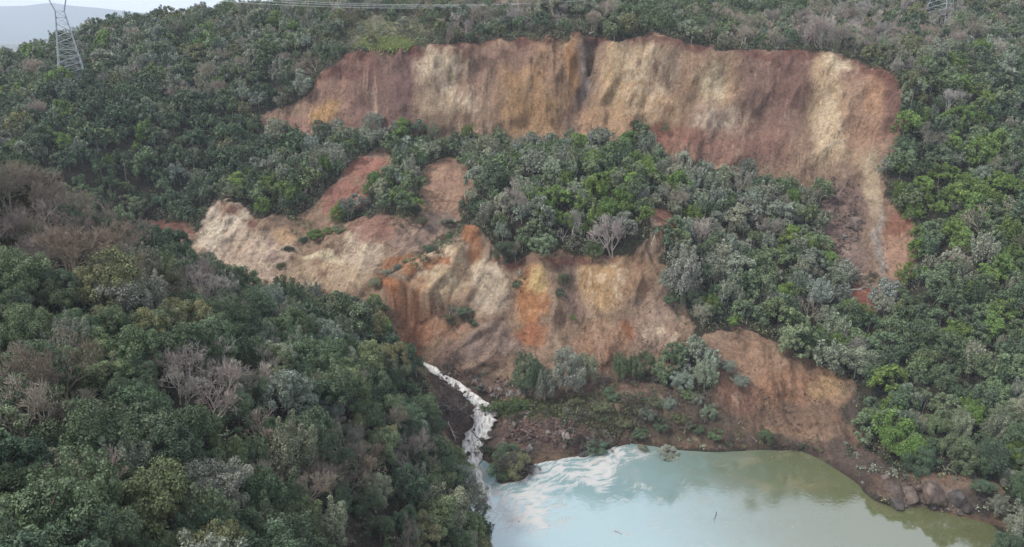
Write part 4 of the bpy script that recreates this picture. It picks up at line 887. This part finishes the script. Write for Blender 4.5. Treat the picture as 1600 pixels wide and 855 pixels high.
for i, (u, v, u2, v2, c_) in enumerate([(690,574,715,566,'at the head of the stream under the lower cliff'),(800,604,828,598,'among rocks beside the dark riverside tree'),(985,690,1025,683,'on the waterline by the drowned bushes'),(1130,660,1165,672,'on brown soil above the pond'),(905,222,935,214,'at the foot of the dark gully in the scarp'),
   (1330,455,1372,448,'across the red soil below the chute'),(640,352,665,360,'on the scrubby soil beside the round scoop'),(470,392,492,384,'under the shrubs of the far-left ledge'),(1090,256,1122,262,'along the scarp foot behind the bench'),(700,660,712,690,'on the dark bank facing the debris dam')]):
    log(hit(u, v), hit(u2, v2), .13, f'Grey fallen trunk with broken branches {c_}', M_LOG if i % 2 else M_LOGD, 6, 60+i, lift=.2)
for i, (u, v, du_, dv_, c_) in enumerate([(1505,828,14,4,'at the olive end of the pond'),(1120,800,-4,18,'in the middle of the pale water'),(1260,752,16,3,'near the tree reflections'),(1470,846,10,5,'at the pond edge by the shrubs'),(960,830,12,5,'in the blue-grey water'),(1330,770,10,2,'off the bank')]):
    log(PZ(u, v, 0), PZ(u+du_, v+dv_, 0), .05, f'Thin driftwood stick floating {c_}', M_LOGD, 2, 30+i, 'driftwood', .03)
def fallen_green():
    A, B = PZ(836,634,6.0), PZ(742,641,3.9); root = empty('fallen_tree', tuple(A)); n_ = 8; r = np.random.default_rng(2)
    q = [(B-A)*i/n_+np.array([0, 0, .5*math.sin(i/n_*3.1)]) for i in range(n_+1)]; v, f = join([tube(q[i], q[i+1], .22*(1-.09*i), .22*(1-.09*(i+1)), 6) for i in range(n_)]); mesh_obj('trunk', v, f, M_BARK, root, True)
    cen = np.array([q[1+i % 7]+r.normal(size=3)*np.array([.5, .5, .35]) for i in range(46)]); rad = r.uniform(.5, 1.0, 46); v, f, sh = leaves(r, cen, rad, 80, .26, .5, .2)
    o = mesh_obj('crown', v, f, M_LEAF, root); vflt(o, 'leaf_shade', sh, 'FACE'); o.color = (.075, .115, .04, 1)
    tag(root, 'Green fallen tree lying across the white stream', 'tree')
fallen_green()

# ------------------------------------------------------------------ pylons and power line
m, nd, lk, b = mat('galvanised_steel', .5, .5); b.inputs['Base Color'].default_value = (.36, .385, .41, 1); b.inputs['Metallic'].default_value = .2; M_STEEL = m
def pylon(base, rz, lab, nbay=12, w0=4.1, w1=1.15, hb=22):
    root = empty('pylon', tuple(base), (0, 0, rz)); S4 = [(1, 1), (1, -1), (-1, -1), (-1, 1)]
    wd = lambda z: w0+(w1-w0)*z/hb
    pt = lambda k, z: np.array([S4[k % 4][0]*wd(z), S4[k % 4][1]*wd(z), z])
    for k in range(4):
        v, f = tube(pt(k, 0)-np.array([0, 0, 2.]), pt(k, hb), .14, .11, 4); mesh_obj('leg', v, f, M_STEEL, root)
    br = []
    for i in range(nbay):
        z0, z1 = hb*i/nbay, hb*(i+1)/nbay
        for k in range(4): br += [tube(pt(k, z0), pt(k+1, z1), .05, .05, 3), tube(pt(k+1, z0), pt(k, z1), .05, .05, 3), tube(pt(k, z1), pt(k+1, z1), .06, .06, 3)]
    v, f = join(br); mesh_obj('bracing', v, f, M_STEEL, root)
    zt = hb+11; hd = []
    for s_ in (-1, 1):
        for t_ in (-1, 1): hd += [tube(np.array([s_*w1, t_*w1, hb]), np.array([s_*4.6, t_*.5, zt]), .13, .11, 4)]
        for i in range(5):
            a_, b__ = i/5, (i+1)/5; c_ = lambda q, t_: np.array([s_*(w1+(4.6-w1)*q), t_*(w1+(.5-w1)*q), hb+11*q]); hd += [tube(c_(a_, -1), c_(b__, 1), .06, .06, 3), tube(c_(a_, 1), c_(b__, -1), .06, .06, 3)]
    v, f = join(hd); mesh_obj('head_frame', v, f, M_STEEL, root)
    ca = []
    for t_ in (-.5, .5): ca += [tube(np.array([-10, t_*.2, zt]), np.array([10, t_*.2, zt]), .11, .11, 4), tube(np.array([-4.6, t_, zt+1.6]), np.array([4.6, t_, zt+1.6]), .1, .1, 4)]
    for x0, x1, z0, z1 in [(-10,-4.6,0,1.6),(10,4.6,0,1.6),(-4.6,-2,0,1.6),(-2,0,1.6,0),(0,2,0,1.6),(2,4.6,1.6,0)]: ca.append(tube(np.array([x0, 0, zt+z0]), np.array([x1, 0, zt+z1]), .07, .07, 3))
    v, f = join(ca); mesh_obj('crossarm', v, f, M_STEEL, root)
    for s_ in (-9, 0, 9):
        v, f = join([tube(np.array([s_, 0, zt-.25*i]), np.array([s_, 0, zt-.25*i-.18]), .05 if i % 2 else .16, .16 if i % 2 else .05, 8) for i in range(10)]); mesh_obj('insulator', v, f, M_STEEL, root)
    tag(root, lab, 'pylon', 'pylons of the power line')
    M = lambda x, z: np.array([base[0]+x*math.cos(rz), base[1]+x*math.sin(rz), base[2]+z]); return [M(-9, zt-2.5), M(0, zt-2.5), M(9, zt-2.5), M(-4.6, zt+2), M(4.6, zt+2)]
b1 = hit(117, 136); b1[2] = float(hgt(b1[0], b1[1])); b2 = P(1464, 40, 262); b2[2] = float(hgt(b2[0], b2[1]))
w1_ = pylon(b1, math.radians(28), 'Tall lattice pylon on the far slope against the blue mountain'); w2_ = pylon(b2, math.radians(-52), 'Lattice pylon on the plateau above the forest, cut off by the photo edge', nbay=9, hb=16)
m, nd, lk, b = mat('cable', .5, .4); b.inputs['Base Color'].default_value = (.68, .7, .72, 1); M_CABLE = m
def wire(a, c, sag, lab, r_=.045):
    n_ = 48; q = [a+(c-a)*i/n_-np.array([0, 0, sag*4*(i/n_)*(1-i/n_)]) for i in range(n_+1)]; v, f = join([tube(q[i], q[i+1], r_, r_, 4) for i in range(n_)]); o = mesh_obj('power_cable', v, f, M_CABLE)
    tag(o, lab, 'cable', 'cables of the power line')
for i, (sg, l) in enumerate([(14.6, 'Lowest pale power cable sagging in front of the plateau trees'), (14.0, 'Middle pale power cable sagging in front of the plateau trees'), (13.6, 'Topmost pale power cable sagging in front of the plateau trees')]):
    wire(w1_[i], w2_[i], sg-1.2, l, .036)
for u, v, Y_, l in [(194,34,284,'Thin pale pole standing on the far ridge against the sky'),(343,28,296,'Thin pale pole on the far ridge, among the dark tree tops')]:
    p = P(u, v, Y_); v_, f_ = tube(np.array([0, 0, -1.]), np.array([0, 0, 9.]), .16, .12, 7); o = mesh_obj('utility_pole', v_, f_, M_STEEL, None, True); o.location = (p[0], p[1], float(hgt(p[0], p[1])))
    v_, f_ = tube(np.array([-.8, 0, 8.4]), np.array([.8, 0, 8.4]), .07, .07, 4); mesh_obj('crossarm', v_, f_, M_STEEL, o); tag(o, l, 'pole')

# ------------------------------------------------------------------ brushwood torn down by the slide (stuff)
def brushwood():
    r = np.random.default_rng(123); Vs, Fs, Ti, off = [], [], [], 0
    for u, v, a_, b_, n_ in [(860,655,70,18,26),(1040,650,60,30,34),(930,692,50,10,16),(785,705,30,24,14),(715,640,22,40,12),(1335,440,45,18,22),(670,392,50,22,16),(740,572,50,16,16),(980,640,60,16,18),(1100,640,40,30,14),(1200,690,70,8,10),(720,495,30,14,8),(830,735,16,10,6),(1000,600,60,10,12),(1320,330,40,50,8),(650,340,30,30,8)]:
        for i in range(n_):
            th, rr_ = r.uniform(0, 6.28), r.random()**.5; p = hit(u+a_*rr_*math.cos(th), v+b_*rr_*math.sin(th)); p[2] = max(float(hgt(p[0], p[1])), .05)+.1
            v_, f_ = BRAW[r.integers(len(BRAW))]; h = r.uniform(1.4, 3.2); t1, t2 = r.uniform(.8, 1.5), r.uniform(0, 6.28)
            w_ = v_*h; w_ = np.stack([w_[:, 0], w_[:, 1]*math.cos(t1)-w_[:, 2]*math.sin(t1), w_[:, 1]*math.sin(t1)+w_[:, 2]*math.cos(t1)], 1); w_ = np.stack([w_[:, 0]*math.cos(t2)-w_[:, 1]*math.sin(t2), w_[:, 0]*math.sin(t2)+w_[:, 1]*math.cos(t2), w_[:, 2]], 1)+p
            Vs.append(w_); Fs.append(f_+off); off += len(v_); c = np.array([(.13,.10,.08),(.19,.165,.14),(.09,.07,.058)][r.integers(3)]); Ti.append(np.repeat(c[None], len(f_), 0))
    o = mesh_obj('brushwood', np.concatenate(Vs), np.concatenate(Fs), M_FOREST); T_ = np.concatenate(Ti); vcol(o, 'tree_tint', T_, 'FACE'); vflt(o, 'leaf_shade', np.ones(len(T_)), 'FACE'); o['kind'] = 'stuff'; o['label'] = 'broken brushwood strewn over the debris'
brushwood()

# ------------------------------------------------------------------ haze
def haze():
    V_ = np.array([(x, y, z) for z in (-9, 330) for y in (-1300, 7200) for x in (-7100, 7100)], float)
    F_ = [(0, 2, 3, 1), (4, 5, 7, 6), (0, 1, 5, 4), (2, 6, 7, 3), (0, 4, 6, 2), (1, 3, 7, 5)]
    m = bpy.data.materials.new('haze'); m.use_nodes = True; nd = m.node_tree.nodes; nd.clear()
    out = nd.new('ShaderNodeOutputMaterial'); pv = nd.new('ShaderNodeVolumePrincipled'); pv.inputs['Color'].default_value = (.80, .88, 1, 1); pv.inputs['Density'].default_value = .0002; pv.inputs['Anisotropy'].default_value = 0
    m.node_tree.links.new(pv.outputs[0], out.inputs['Volume'])
    o = mesh_obj('haze', V_, F_, m); o['kind'] = 'stuff'
haze()
